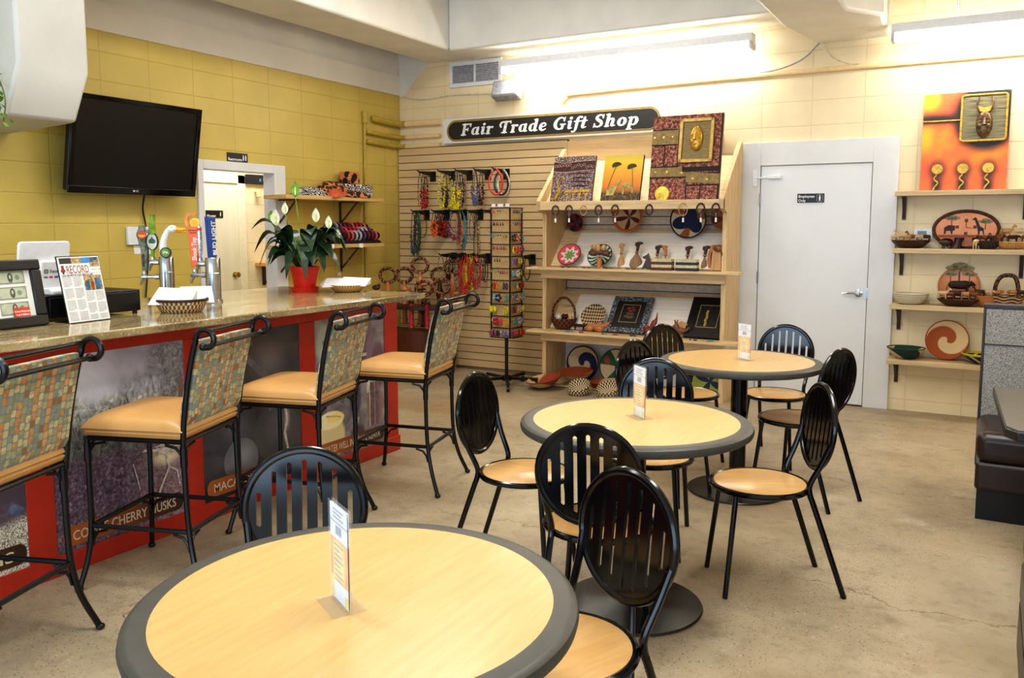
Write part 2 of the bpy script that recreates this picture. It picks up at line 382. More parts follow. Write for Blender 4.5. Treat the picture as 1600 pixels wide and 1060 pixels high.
# signs
def plate_sign(name, label, u, v, w, h, lines, M, icon='person', size=.03):
    o = thing(name, label, 'sign'); 
    MB().prism(rrect(w,h,.006), 0, .006, M @ TR(u,v,0)).build('plate', mat('sign_black',(24,24,26),.4,var=.1), o, .001)
    t = MB()
    for i, s_ in enumerate(lines):
        text(t, s_, M @ TR(u-w*.46, v+h*.18-i*size*1.15-(0 if len(lines) > 1 else h*.42), .0066), size, align='LEFT', bold=size*.02)
    if icon:
        x0 = u+w*.34
        for k in ((-.35,.35) if icon == 'pair' else (0,)):
            cx = x0+k*h*.5
            t.prism(arc(cx,v+h*.25,h*.07,h*.07,0,360,10)[:-1], .006, .0068, M)
            t.prism([(cx-h*.1,v+h*.15),(cx+h*.1,v+h*.15),(cx+h*.07,v-h*.3),(cx-h*.07,v-h*.3)], .006, .0068, M)
        if icon == 'person':
            q = rrect(h*.62,h*.8,.012); q2 = rrect(h*.58,h*.76,.01)
            for i in range(len(q)):
                j = (i+1) % len(q); t.prism([(x0+q[i][0],v+q[i][1]),(x0+q[j][0],v+q[j][1]),(x0+q2[j][0],v+q2[j][1]),(x0+q2[i][0],v+q2[i][1])], .006, .0068, M)
    t.build('lettering', mat('sign_white',(235,235,235),.5), o); return o
plate_sign('door_sign', 'small black Employees Only plate on the white door in the back wall', -1.335, 1.725, .215, .075, ['Employees','Only'], TR(0,D-.026,0) @ FY, 'person', .03)
plate_sign('restroom_sign', 'small black Restrooms plate on the yellow wall above the doorway', 5.165, 2.07, .225, .075, ['Restrooms'], TR(L,0,0) @ FX, 'pair', .034)
plate_sign('women_sign', 'small black Women plate on the cream door seen through the doorway', 6.01, 1.612, .22, .075, ['Women'], TR(-6.87,0,0) @ FX, 'pair1', .034)
o = thing('overhead_sign', 'dark sign with pale blue letters high on the corridor wall', 'sign')
MB().bx(-6.9,-6.86,6.46,7.0,1.935,2.035).build('board', mat('sign_charcoal',(44,44,46),.5), o, .003)
t = MB(); text(t, 'e win', TR(-6.859,6.62,1.985) @ FX, .07, align='LEFT'); t.build('lettering', mat('sign_blue',(120,190,225),.5), o)
solo('alarm_horn', MB().tube([(-6.9,6.6,1.86),(-6.86,6.6,1.86),(-6.85,6.6,1.80)], [.02,.026,.03], 10), mat('cream_plastic',(240,214,150),.5), 'small cream box on the corridor wall below the dark sign', 'alarm')
o = thing('corridor_shelf', 'short wooden shelf on the cream corridor wall beyond the doorway', 'shelf')
MB().bx(-6.9,-6.6,6.56,7.3,1.06,1.10).build('shelf_board', mat('warm_board',(224,166,100),.5,stretch=(8,1,8)), o, .003)
MB().tube([(-6.89,6.68,.86),(-6.66,6.68,1.055)], .012, 6).bx(-6.9,-6.885,6.66,6.70,.85,1.06).build('bracket', DARKBR, o)
# fluorescent fixtures on the back wall
TUBE = NT('fluorescent_tube').done((255,255,255), .4, emit=TUBE_E, ecol=(255,250,240))
def fixture(label, x0, x1, y, z, hang):
    o = thing('fluorescent_light', label, 'light', group='fluorescent strip lights')
    MB().bx(x0,x1,y-.06,y+.06,z,z+.07).build('housing', WHITE, o, .006)
    for s_ in (-.045,.045): MB().tube([(x0+.03,y+s_,z-.035),(x1-.03,y+s_,z-.035)], .019, 10).build('tube', TUBE, o)
    for x in (x0+.012,x1-.012): MB().bx(x-.012,x+.012,y-.07,y+.07,z-.06,z+.0).build('socket', mat('socket_grey',(205,208,214),.4), o, .003)
    if hang:
        for x in hang: MB().tube([(x,y,z+.07),(x,y,3.75)], .008, 6).build('hanger', STEEL, o)
    else:
        for x in (x0+.4,x1-.4): MB().bx(x-.03,x+.03,y+.05,D,z+.01,z+.06).build('wall_arm', WHITE, o)
    return o
fixture('long wall-mounted fluorescent strip light above the gift shop sign', -4.18, -1.79, 7.2, 3.0, None)
fixture('fluorescent strip light hung by a rod at the upper right corner', -.735, 1.7, 7.1, 2.925, (-.30,1.3))
# vent, speaker, pipes
o = thing('air_vent', 'white louvred air vent high on the back wall beside the strip light', 'vent')
MB().bx(-4.95,-4.33,D-.02,D,2.905,2.945).bx(-4.95,-4.33,D-.02,D,3.12,3.16).bx(-4.95,-4.915,D-.02,D,2.945,3.12).bx(-4.365,-4.33,D-.02,D,2.945,3.12).bx(-4.655,-4.635,D-.02,D,2.945,3.12).build('frame', WHITE, o, .003)
v = MB()
for i in range(11): v.box((-4.64,D-.012,2.953+i*.0165), (.56,.016,.003), None) 
v.build('louvres', mat('vent_grey',(216,216,220),.5), o)
MB().bx(-4.92,-4.36,D-.004,D,2.945,3.12).build('louvre_shade_sheet', mat('vent_shadow',(150,148,152),.7), o)  # flat grey sheet coloured as the shade behind the louvres
o = thing('wall_speaker', 'small grey box speaker tilted out from the back wall above the sign', 'speaker')
Ms = TR(-4.2,7.33,2.81) @ RX(-.35)
MB().box((0,0,0),(.29,.12,.17),Ms).build('cabinet', mat('speaker_grey',(168,168,172),.5), o, .012)
MB().box((0,-.062,0),(.26,.008,.145),Ms).build('grille', mat('speaker_cloth',(160,160,164),.8,bump=.3,bscale=500), o, .004)
MB().tube([(-4.2,7.36,2.83),(-4.2,D,2.86)], .02, 8).build('bracket', WHITE, o)
cm = mat('conduit_cream',(236,208,158),.45,var=.03)
solo('wall_conduit', MB().tube(curve_pts([(-3.66,D-.02,2.66),(-3.6,D-.02,2.72),(-3.5,D-.02,2.745),(-2.3,D-.02,2.765),(-.8,D-.02,2.765),(1.8,D-.02,2.765)],5), .02, 8), cm, 'long cream pipe running along the back wall below the strip lights', 'pipe')
solo('hanging_wire', MB().tube(curve_pts([(-1.31,D-.03,2.985),(-1.45,D-.03,2.86),(-1.7,D-.03,2.79),(-2.1,D-.025,2.79),(-2.5,D-.025,2.79)],6), .006, 5), mat('wire_grey',(150,150,156),.5), 'grey wire drooping from the white ceiling duct to the long cream pipe', 'wire')
solo('hanging_wire', MB().tube(curve_pts([(-1.29,D-.03,2.985),(-1.22,D-.03,2.87),(-1.1,D-.03,2.8),(-1.0,D-.03,2.785)],6), .005, 5), mat('wire_cream',(222,206,170),.5), 'cream wire drooping to the right from the white ceiling duct', 'wire')
solo('wall_cable', MB().tube(curve_pts([(-5.55,D-.01,2.86),(-5.3,D-.01,2.815),(-4.9,D-.01,2.83),(-4.4,D-.015,2.81)],6), .006, 5), mat('wire_white',(214,206,190),.5), 'pale cable along the back wall beneath the air vent', 'cable')
ym = mat('pipe_yellow',(186,158,62),.4,var=.06)
solo('corner_pipe', MB().tube([(L+.02,6.83,2.64),(L+.02,6.83,2.53)], .028, 8).tube(curve_pts([(L+.02,6.83,2.55),(L+.02,6.825,2.2),(L+.02,6.82,1.2),(L+.02,6.82,.9)],4), .014, 8), ym, 'thin vertical yellow pipe on the yellow wall near the corner', 'pipe')
for k, (z, lab, r) in enumerate(((2.57,'thick yellow and cream pipe turning the corner above the other two',.034),(2.43,'middle pipe of the three turning the wall corner',.022),(2.335,'lowest pipe of the three turning the wall corner',.024))):
    y0 = 7.0 if k == 0 else 6.9
    pp = curve_pts([(L+.01,y0-.03,z+.015),(L+.035,y0,z+.01),(L+.035,7.2,z),(L+.045,7.38,z),(L+.1,D-.03,z),(L+.35,D-.03,z),(-5.06,D-.03,z)],5)
    solo('corner_pipe', MB().m(0).tube(pp[:21], r, 8).m(1).tube(pp[20:], r, 8), [ym, cm], lab, 'pipe', group='corner pipes')
# ================================================================ bar
RED = mat('red_paint', (186,48,28), .42, var=.06, scale=5)
def granite():
    t = NT('granite')
    c = t.ramp(t.noise(7, 6, t.mapping((1,.35,1)), .65, .8), [(.25,(82,72,50)),(.42,(134,118,84)),(.55,(166,148,108)),(.72,(196,182,146))])
    c = t.mix(t.math('MULTIPLY', t.smooth(t.voro(150), .3, .12), .6), c, (70,58,44))
    c = t.mix(t.math('MULTIPLY', t.smooth(t.noise(90, 2), .58, .7), .6), c, (224,216,192))
    c = t.mix(t.math('MULTIPLY', t.smooth(t.noise(30, 4), .56, .66), .5), c, (120,92,60))
    return t.done(c, .09, spec=.6)
GRANITE = granite()
bar = thing('bar_counter', 'red panelled bar front with photo panels under the granite worktop', 'bar', (0,0,0))
y0, y1, xf = -.6, 4.46, -3.40
MB().bx(-4.2,xf-.03,y0,y1-.02,0,1.034).build('carcass', mat('carcass_brown',(92,40,26),.6), bar)
fr = MB(); stl = [(4.325,4.46),(3.55,3.675),(2.755,2.85),(1.95,2.07),(.95,1.08),(y0,-.2)]
for a, b in stl: fr.bx(xf-.03,xf,a,b,.09,.945)
fr.bx(xf-.03,xf,y0,y1,0,.09).bx(xf-.03,xf,y0,y1,.945,1.034).bx(-4.2,xf-.03,y1-.02,y1,0,1.034).bx(-3.42,xf+.012,y1-.14,y1+.004,0,.1)
fr.build('red_frame', RED, bar, .003)
def panel_mats():
    out = []
    # coffee beans drying
    t = NT('photo_beans'); v = t.tc; b = t.ramp(t.xyz()[2], [(.12,(80,70,78)),(.7,(56,48,58))])
    b = t.mix(t.smooth(t.noise(14,5), .45,.7), b, (84,70,82))
    b2 = t.ramp(t.noise(140,2), [(.35,(90,84,74)),(.65,(206,200,184))])
    b = t.mix(t.smooth(t.math('ADD', t.xyz()[2], t.math('MULTIPLY', t.noise(4,2), .25)), .46, .40), b, b2)
    b = t.mix(t.math('MULTIPLY', t.smooth(t.math('FRACT', t.math('MULTIPLY', t.xyz()[2], 9)), .12, .0), .5), b, (96,84,96))
    out.append(t.done(t.gain(b,1.5), .25))
    # husks: misty grey scrub above, dark violet heap below
    t = NT('photo_husks'); z = t.xyz()[2]; y = t.xyz()[1]
    sky = t.ramp(t.noise(3,5,dist=.6), [(.3,(134,132,144)),(.5,(176,176,188)),(.75,(206,208,216))])
    tw = t.noise(16, 8, t.mapping((1,1.6,1)), .75, 1.2)
    bush = t.ramp(tw, [(.35,(70,72,72)),(.5,(150,152,148)),(.65,(214,216,210))])
    hgt = t.math('ADD', z, t.math('MULTIPLY', t.math('SUBTRACT', t.noise(5,4), .5), .22))
    c = t.mix(t.smooth(hgt, .80, .70), sky, bush)
    drk = t.ramp(tw, [(.4,(38,38,42)),(.7,(104,104,104))])
    c = t.mix(t.math('MULTIPLY', t.smooth(hgt, .66, .58), .85), c, drk)
    c = t.mix(t.math('MULTIPLY', t.smooth(t.math('SUBTRACT', y, t.math('MULTIPLY', t.noise(4,3), .3)), 2.38, 2.52), .7), c, t.ramp(t.noise(22,8,rough=.8,dist=2), [(.45,(44,42,48)),(.62,(150,146,150))]))
    heap = t.ramp(t.noise(60,4,rough=.7), [(.35,(48,38,50)),(.55,(92,74,90)),(.72,(146,122,138))])
    heap = t.mix(t.math('MULTIPLY', t.smooth(y, 2.35, 2.7), .6), heap, t.ramp(t.noise(80,4,rough=.7), [(.35,(86,54,62)),(.7,(190,160,164))]))
    c = t.mix(t.smooth(t.math('ADD', z, t.math('MULTIPLY', t.math('SUBTRACT', t.noise(6,4), .5), .1)), .50, .46), c, heap)
    c = t.blob(c, t.tc, (0,2.63,.40), (0,.13,.07), (206,190,160), .9)
    c = t.blob(c, t.tc, (0,2.735,.66), (0,.02,.16), (112,92,88), .3)
    out.append(t.done(t.gain(c,1.6), .25))
    # macadamia nuts: dark smooth spheres
    t = NT('photo_nuts'); c = t.ramp(t.noise(2.5,3), [(.3,(36,36,42)),(.7,(76,74,80))])
    for cy, cz, r, a, bcol in ((2.98,.74,.17,(60,60,66),(120,120,128)),(3.30,.72,.20,(70,68,72),(138,132,136)),(3.06,.42,.16,(68,68,74),(132,132,138)),(3.36,.36,.17,(74,72,76),(124,120,124)),(3.10,.26,.12,(110,110,116),(180,180,186))):
        c = t.blob(c, t.tc, (0,cy,cz), (0,r,r), a, .05); c = t.blob(c, t.tc, (0,cy+r*.10,cz+r*.18), (0,r*.86,r*.80), tuple((p_+q_*1.0)/2 for p_, q_ in zip(a,bcol)), 1.0)
    c = t.blob(c, t.tc, (0,3.42,.62), (0,.16,.035), (120,104,104), .8)
    c = t.blob(c, t.tc, (0,3.44,.42), (0,.03,.10), (150,132,126), .8)
    c = t.mix(t.math('MULTIPLY', t.smooth(t.math('ADD', t.xyz()[2], t.math('MULTIPLY', t.noise(8,3), .1)), .3, .2), .8), c, (30,26,32))
    out.append(t.done(t.gain(c,1.35), .2))
    # water well
    t = NT('photo_well'); c = t.ramp(t.noise(5,6,rough=.7,dist=1), [(.3,(62,60,70)),(.5,(112,106,114)),(.7,(150,142,140))])
    c = t.blob(c, t.tc, (0,3.76,.80), (0,.10,.16), (150,156,146), .5)
    c = t.blob(c, t.tc, (0,3.84,.62), (0,.11,.2), (74,92,128), .5)
    c = t.blob(c, t.tc, (0,4.16,.78), (0,.06,.2), (112,94,108), .2)
    c = t.blob(c, t.tc, (0,4.26,.6), (0,.08,.18), (96,70,84), .3)
    c = t.blob(c, t.tc, (0,4.03,.44), (0,.07,.17), (62,66,86), .4)
    c = t.blob(c, t.tc, (0,4.22,.34), (0,.09,.16), (124,90,84), .3)
    c = t.blob(c, t.tc, (0,4.20,.5), (0,.04,.05), (150,142,146), .2)
    c = t.blob(c, t.tc, (0,3.80,.22), (0,.14,.15), (196,182,140), .2)
    c = t.blob(c, t.tc, (0,3.80,.33), (0,.13,.06), (226,214,172), .2)
    c = t.blob(c, t.tc, (0,3.84,.34), (0,.09,.03), (236,206,120), .3)
    c = t.blob(c, t.tc, (0,4.05,.2), (0,.09,.07), (60,54,66), .5)
    out.append(t.done(t.gain(c,1.6), .25))
    return out
def capmat(k, ya, yb):
    t = NT('caption_bar_%d' % k); u = t.math('DIVIDE', t.math('SUBTRACT', t.xyz()[1], ya), yb-ya)
    u = t.math('ADD', u, t.math('MULTIPLY', t.math('SUBTRACT', t.noise(7,4), .5), .2))
    return t.done(t.ramp(u, [(.0,(186,104,44)),(.4,(160,86,38)),(.7,(92,52,30)),(1,(56,36,26))]), .35)
CAPT = mat('caption_letters', (226,208,178), .5, var=.03)
pm = panel_mats()
for (a, b), m_, s_, ca, cb in (((1.08,1.95),pm[0],'COFFEE BEANS',1.2,1.94),((2.07,2.755),pm[1],'COFFEE CHERRY HUSKS',2.10,2.72),((2.85,3.55),pm[2],'MACADAMIA NUTS',2.87,3.46),((3.675,4.325),pm[3],'WATER WELL IN TOWN, KENYA',3.69,4.31)):
    p = MB().bx(xf-.03,xf-.006,a,b,.09,.945).build('photo_panel', m_, bar)
    cm_ = MB(); w_ = cb-ca; Mc = TR(xf-.006,(ca+cb)/2,.155) @ FX
    cm_.prism(rrect(w_, .088, .036), 0, .0008, Mc); cm_.build('caption', capmat(len(s_), ca, cb), p)
    pr = MB(); rq = random.Random(len(s_))
    PL = lambda pts, w0, k: [pr.m(k).add([(xf-.0056+.00002*len(pr.f), a_[0]+n_[0]*w0, a_[1]+n_[1]*w0),(xf-.0056+.00002*len(pr.f), a_[0]-n_[0]*w0, a_[1]-n_[1]*w0),(xf-.0056+.00002*len(pr.f), b_[0]-n_[0]*w0*.8, b_[1]-n_[1]*w0*.8),(xf-.0056+.00002*len(pr.f), b_[0]+n_[0]*w0*.8, b_[1]+n_[1]*w0*.8)], [(0,1,2,3)]) for a_, b_ in zip(pts, pts[1:]) for d_ in [Vector((b_[0]-a_[0], b_[1]-a_[1], 0))] for n_ in [(-d_.y/d_.length, d_.x/d_.length)]]
    if 'HUSKS' in s_:
        def twig(y, z, an, ln, w0, dep):
            e = (y+ln*math.cos(an), z+ln*math.sin(an)); PL([(y,z),((y+e[0])/2+rq.uniform(-.01,.01),(z+e[1])/2),e], w0, 0)
            if dep:
                for q in range(3):
                    if e[1] < .92 and e[0] < 2.72: twig(*e, an+rq.uniform(-.7,.7), ln*rq.uniform(.6,.85), w0*.62, dep-1)
        for y, z, an in ((2.56,.62,1.7),(2.55,.64,1.2),(2.60,.60,1.45),(2.30,.56,1.6)): twig(y, z, an, .085 if y > 2.4 else .05, .0028, 3 if y > 2.4 else 1)
        PL([(2.555,.58),(2.55,.74)], .007, 0); PL([(2.585,.60),(2.58,.70)], .005, 0)
        PL([(2.66,.46),(2.63,.40),(2.645,.34),(2.60,.26),(2.57,.20)], .006, 1); PL([(2.645,.34),(2.69,.31),(2.70,.24)], .004, 1); PL([(2.45,.40),(2.47,.32),(2.48,.27)], .003, 1)
        for q in range(26): PL([(2.5+rq.uniform(0,.22),.48-rq.uniform(0,.08)) for _ in (0,1)], .003, 1)
    elif 'NUTS' in s_:
        PL([(3.16,.80),(3.24,.72),(3.34,.66),(3.45,.63)], .022, 2); PL([(3.30,.50),(3.37,.52),(3.42,.58)], .02, 2); PL([(3.42,.52),(3.44,.42),(3.42,.34),(3.44,.24)], .010, 1); PL([(3.18,.90),(3.2,.86)], .012, 2)
    elif 'WELL' in s_:
        PL([(4.13,.93),(4.12,.66)], .028, 3); PL([(4.115,.86),(4.115,.82)], .034, 1); PL([(4.115,.70),(4.115,.68)], .036, 1); PL([(4.16,.54),(4.155,.44)], .018, 1); PL([(4.22,.50),(4.22,.22)], .05, 3); PL([(4.17,.22),(4.17,.5)], .004, 1); PL([(4.22,.22),(4.22,.5)], .003, 0); PL([(3.9,.42),(4.02,.62),(4.10,.64)], .018, 4)
        PL([(3.72,.52),(3.78,.66),(3.76,.82)], .02, 4); PL([(3.76,.36),(3.86,.345),(3.9,.33)], .005, 1); PL([(4.0,.3),(4.06,.28)], .02, 0)
    else: PL([(1.3,.5),(1.9,.62)], .01, 0); PL([(1.3,.62),(1.9,.76)], .008, 0); PL([(1.88,.36),(1.93,.33)], .022, 4)
    pr.build('photo_detail', [mat('print_branch',(176,172,176),.4,var=.2,scale=40), mat('print_straw',(214,204,190),.4,var=.2,scale=40), mat('print_husk',(112,104,110),.4,var=.2,scale=20), mat('print_mauve',(122,96,104),.4,var=.25,scale=30), mat('print_denim',(96,106,136),.4,var=.25,scale=30)], p)
    t = MB(); text(t, s_, TR(xf-.0048,(ca+cb)/2,.152) @ FX, .062, fit=w_*.86, bold=.0006); t.build('caption_lettering', CAPT, p)
solo('granite_worktop', MB().prism([(-3.125,-.6),(-3.125,4.40),(-4.36,4.40),(-4.36,-.6)], 1.034, 1.07), GRANITE, 'long speckled granite worktop lying on the red bar', 'countertop', bev=.006)
# ---- framed banknotes
def banknote(mb, M, w, h):
    mb.m(1).prism(rrect(w,h,.003), 0, .0006, M)
    mb.m(2).prism(rrect(w*.95,h*.88,.003), .0006, .0009, M); mb.m(1).prism(rrect(w*.92,h*.8,.003), .0009, .0012, M)
    mb.m(2).prism([(x*w*.09,y*h*.38) for x, y in arc(0,0,1,1,0,360,16)[:-1]], .0012, .0015, M)
    mb.m(1).prism([(x*w*.035,y*h*.16+h*.06) for x, y in arc(0,0,1,1,0,360,12)[:-1]], .0015, .0018, M)
    mb.m(3).prism([(x*h*.2+w*.24,y*h*.2) for x, y in arc(0,0,1,1,0,360,14)[:-1]], .0012, .0015, M)
    for sx in (-1,1):
        for sy in (-1,1): text(mb.m(2), '1', M @ TR(sx*w*.42,sy*h*.3,.0013), h*.22)
fo = thing('banknote_frame', 'black frame holding three dollar bills on the granite bar', 'frame', (-3.555,2.17,1.07), .10)
Mf = RY(-.17) @ FX       # leans back; local u along +y, v up, n toward +x
W_, H_ = .34, .285
f = MB()
for a, b in (((-W_,0),(0,.045)),((-W_,H_-.045),(0,H_)),((-W_,.045),(-W_+.045,H_-.045)),((-.045,.045),(0,H_-.045))):
    f.add([(a[0],a[1],0),(b[0],a[1],0),(b[0],b[1],0),(a[0],b[1],0),(a[0],a[1],.03),(b[0],a[1],.03),(b[0],b[1],.03),(a[0],b[1],.03)],
          [(3,2,1,0),(4,5,6,7),(0,1,5,4),(1,2,6,5),(2,3,7,6),(3,0,4,7)], Mf)
f.build('frame', mat('frame_black',(30,30,32),.35,var=.1), fo, .006)
MB().prism([(-W_+.04,.04),(-.04,.04),(-.04,H_-.04),(-W_+.04,H_-.04)], .004, .012, Mf).build('mat_board', PAPER, fo)
NOTE = mat('note_pale',(188,192,170),.7,var=.06); NOTEI = mat('note_ink',(96,98,82),.7,var=.25,scale=200); NOTEG = mat('note_green',(122,152,124),.7)
for k in range(3):
    b = MB(); banknote(b, Mf @ TR(-.135,.082+k*.065,.0125), .13, .055); b.build('banknote', [NOTE,NOTE,NOTEI,NOTEG], fo)
tg = MB(); tg.m(0).prism(rrect(.07,.035,.004), .022, .026, Mf @ TR(-.115,.062,0))
for k in range(7): tg.prism([(-.03+k*.0095,.016),(-.024+k*.0095,.016),(-.027+k*.0095,.023)], .022, .026, Mf @ TR(-.115,.062,0))
text(tg.m(1), 'Green Mountain', Mf @ TR(-.115,.067,.0262), .0105, bold=.0002); text(tg, 'Cup & Bakery', Mf @ TR(-.115,.053,.0262), .0105, bold=.0002)
tg.build('red_tag', [mat('tag_red',(214,70,44),.5), mat('sign_white',(235,235,235))], fo)
# ---- newspaper in an acrylic stand
no = thing('newspaper_stand', 'framed newspaper page leaning in a stand on the granite bar', 'newspaper', (-3.49,2.235,1.07), .12)
Mn = RY(-.2) @ FX; w_, h_ = .222, .30
MB().bx(-.10,.012,.01,w_-.01,0,.004).tube([(-.10,w_*.5,.004),(-.058,w_*.5,h_*.8)], .006, 6).prism([(0,0),(w_,0),(w_,h_),(0,h_)], -.006, 0, Mn).build('holder', BLACK, no)
pg = MB(); A = lambda x0,x1,y0_,y1_,k,d=.0012: pg.m(k).prism([(x0*w_,y0_*h_),(x1*w_,y0_*h_),(x1*w_,y1_*h_),(x0*w_,y1_*h_)], .0003, d, Mn)
A(.01,.985,.008,.985,0,.0006)
A(.05,.32,.885,.97,1); A(.32,.55,.885,.97,4); A(.55,.97,.885,.97,3); A(.77,.95,.89,.965,4); A(.74,.97,.825,.88,4)
A(.05,.15,.76,.80,2); A(.07,.13,.80,.86,2); A(.08,.12,.735,.77,1)
text(pg.m(2), 'RECORD', Mn @ TR(.44*w_,.79*h_,.0008), .05, fit=.52*w_, bold=0)
text(pg.m(5), 'MAY 30', Mn @ TR(.88*w_,.78*h_,.0008), .014)
A(.05,.97,.728,.733,5); text(pg.m(1), 'Local cafe offers fair trade coffee and crafts', Mn @ TR(.42*w_,.71*h_,.0008), .013, fit=.72*w_)
A(.53,.96,.47,.695,4); A(.56,.66,.47,.62,3); A(.68,.76,.47,.60,6); A(.79,.92,.48,.65,3); A(.70,.74,.60,.66,7)
for cidx in range(4):
    x0 = .05+cidx*.235
    top = .69 if cidx < 2 else .455
    y = top; i = 0
    while y > .04:
        if not (i % 9 == 8): A(x0, x0+.2-(.06 if i % 9 == 7 else 0), y-.011, y, 5, .0008)
        y -= .0195; i += 1
pg.build('newspaper_page', [PAPER, INK, mat('print_red',(150,60,58),.6), mat('print_blue',(70,140,196),.6), mat('print_tan',(176,150,104),.6,var=.4,scale=80), INKL, mat('print_orange',(224,100,50),.6), mat('print_skin',(206,160,120),.6)], no)
# ---- till: cash drawer, tablet stand, card reader
cdw = thing('cash_drawer', 'low black cash drawer behind the framed page on the bar', 'cash drawer', (-3.80,2.42,1.07), .0)
MB().bx(-.19,.17,-.20,.28,.014,.118).build('case', PLAST, cdw, .004)
MB().bx(.165,.176,-.185,.265,.022,.108).build('drawer', mat('drawer_black',(22,22,24),.35), cdw, .002)
for sx in (-.17,.15):
    for sy in (-.18,.26): MB().tube([(sx,sy,0),(sx,sy,.016)], .012, 10).build('foot', PLAST, cdw)
pos = thing('tablet_stand', 'white tablet till standing on the black cash drawer, back turned to us', 'till', (-3.80,2.40,1.188), .05)
Mp = TR(.0,-.09,.062) @ RY(.16) @ FX
MB().prism(rrect(.25,.19,.018,6), .0, .014, Mp @ TR(0,.085,0)).build('tablet', WHITE, pos, .004)
MB().prism([(-.055,-.06),(.125,-.06),(.115,.095),(-.045,.095)], .014, .035, Mp @ TR(.015,0,0)).build('stand', WHITE, pos, .008)
MB().prism(rrect(.24,.14,.03), 0, .012, TR(-.01,-.06,0) @ RZ(PI/2)).build('base', WHITE, pos, .004)
lg = MB(); q = rrect(.02,.02,.005); q2 = rrect(.013,.013,.003); Ml = Mp @ TR(-.005,.045,.0355)
for i in range(len(q)):
    j = (i+1) % len(q); lg.m(0).prism([q[i],q[j],q2[j],q2[i]], 0, .0004, Ml)
lg.prism(rrect(.006,.006,.001), 0, .0004, Ml); text(lg, 'Square', Ml @ TR(.047,0,0), .022, bold=.0001)
text(lg.m(0), 'VISA', Ml @ TR(0,-.027,0), .011, bold=.0003)
lg.m(1).prism(arc(.022,-.027,.0055,.0055,0,360,12)[:-1], 0, .0004, Ml).prism(arc(.029,-.027,.0055,.0055,0,360,12)[:-1], 0, .0005, Ml)
lg.m(2).prism([(.042,-.032),(.062,-.032),(.062,-.022),(.042,-.022)], 0, .0004, Ml)
lg.build('logo_print', [INK, mat('card_red',(206,72,64),.5), mat('card_blue',(50,96,180),.5)], pos)
rd = thing('card_reader', 'small white card reader lying on the cash drawer before the tablet', 'card reader', (-3.68,2.30,1.188), .1)
MB().prism([(-.045,0),(.045,0),(.045,.018),(.02,.034),(-.045,.026)], -.05, .05, RX(PI/2)).build('body', WHITE, rd, .006)
MB().bx(-.03,.015,-.038,.038,.0285,.0325,RY(-.1)).build('screen', mat('screen_grey',(206,208,212),.2), rd, .001)
solo('receipt_box', MB().bx(-.05,.05,-.04,.04,0,.05).bx(-.05,.05,-.04,.04,.05,.062), WHITE, 'small white box on the cash drawer at the left of the tablet', 'box', (-3.74,2.225,1.188), bev=.004) if 0 else None
# ---- beer towers
ORANGE = mat('handle_orange',(240,104,42),.4,var=.05)
def faucet(par, y, z, ln, hz, M=None):
    m = MB()
    d = Vector((-.87,-.49,0)).normalized()
    P = lambda s, h: Vector((d.x*s, d.y*s, h))
    m.tube([P(.04,z),P(.065,z),P(.065,z),P(ln,z)], [.016,.016,.010,.010], 10)
    m.tube([P(ln-.006,z),P(ln+.02,z),P(ln+.028,z-.012)], [.014,.015,.012], 10)
    m.tube([P(ln+.01,z),P(ln+.03,z-.03),P(ln+.032,z-.048)], [.010,.009,.008], 8)
    m.tube([P(ln+.008,z),P(ln+.008,z+.02),P(ln+.008,z+.035)], [.008,.012,.009], 8)
    m.build('faucet', STEEL, par)
    return P(ln+.008, z+.035)
def tower(label, x, y):
    o = thing('beer_tower', label, 'beer tower', (x,y,1.07))
    MB().lathe([(0,0),(.048,0),(.048,.012),(.041,.016),(.041,.155),(.043,.157),(.043,.163),(.041,.165),(.041,.243),(.038,.25),(0,.25)], 28).build('column', STEEL, o)
    return o
CAMP = TR(0,0,0)
GRN = mat('handle_moss',(120,132,112),.6,var=.3,scale=60,bump=.5,bscale=120); DGRN = mat('logo_dark_green',(44,100,70),.5); LGRN = mat('lime_green',(110,150,40),.45,var=.25); REDB = mat('badge_red',(206,70,40),.5); DKB = mat('badge_dark',(52,52,50),.5); NAVYH = mat('handle_blue',(38,70,140),.3)
RFACE = RZ(.62) @ FY      # badges turned to face the room
t1 = tower('left of the two steel beer towers, with the white goose head tap handle', -4.12, 3.245)
p = faucet(t1, 0, .135, .118, 0)
hnd = MB().tube([p,p+Vector((0,0,.06)),p+Vector((0,0,.12)),p+Vector((-.01,0,.19)),p+Vector((-.005,0,.26))], [.013,.016,.016,.026,.018], 8).ell(p+Vector((-.018,.0,.205)), (.034,.02,.03)).ell(p+Vector((-.005,0,.15)), (.028,.018,.02)).build('tap_handle', GRN, t1)
b = MB(); b.m(0).lathe([(0,0),(.024,0),(.024,.006),(0,.008)], 18, TR(*(p+Vector((.02,-.02,.205)))) @ RFACE); b.m(1).prism(arc(0,0,.02,.016,180,360,10), .008, .009, TR(*(p+Vector((.02,-.02,.205)))) @ RFACE); b.m(2).prism(rrect(.012,.07,.002), .014, .018, TR(*(p+Vector((0,0,.06)))) @ RFACE); text(b.m(3), 'ALE', TR(*(p+Vector((.004,-.006,.06)))) @ RFACE @ TR(0,0,.018) @ RZ(PI/2), .012); b.build('handle_badge', [REDB, mat('badge_yellow',(230,170,60),.5), DKB, REDB], hnd)
p = faucet(t1, 0, .218, .066, 0)
hnd = MB().tube([p,p+Vector((0,0,.04))], [.009,.012], 8).tube([p+Vector((0,0,.13)),p+Vector((.002,0,.17)),p+Vector((.012,0,.235))], [.022,.017,.012], 8).build('tap_handle', LGRN, t1)
b = MB(); Mo = TR(*(p+Vector((0,0,.085)))) @ RFACE
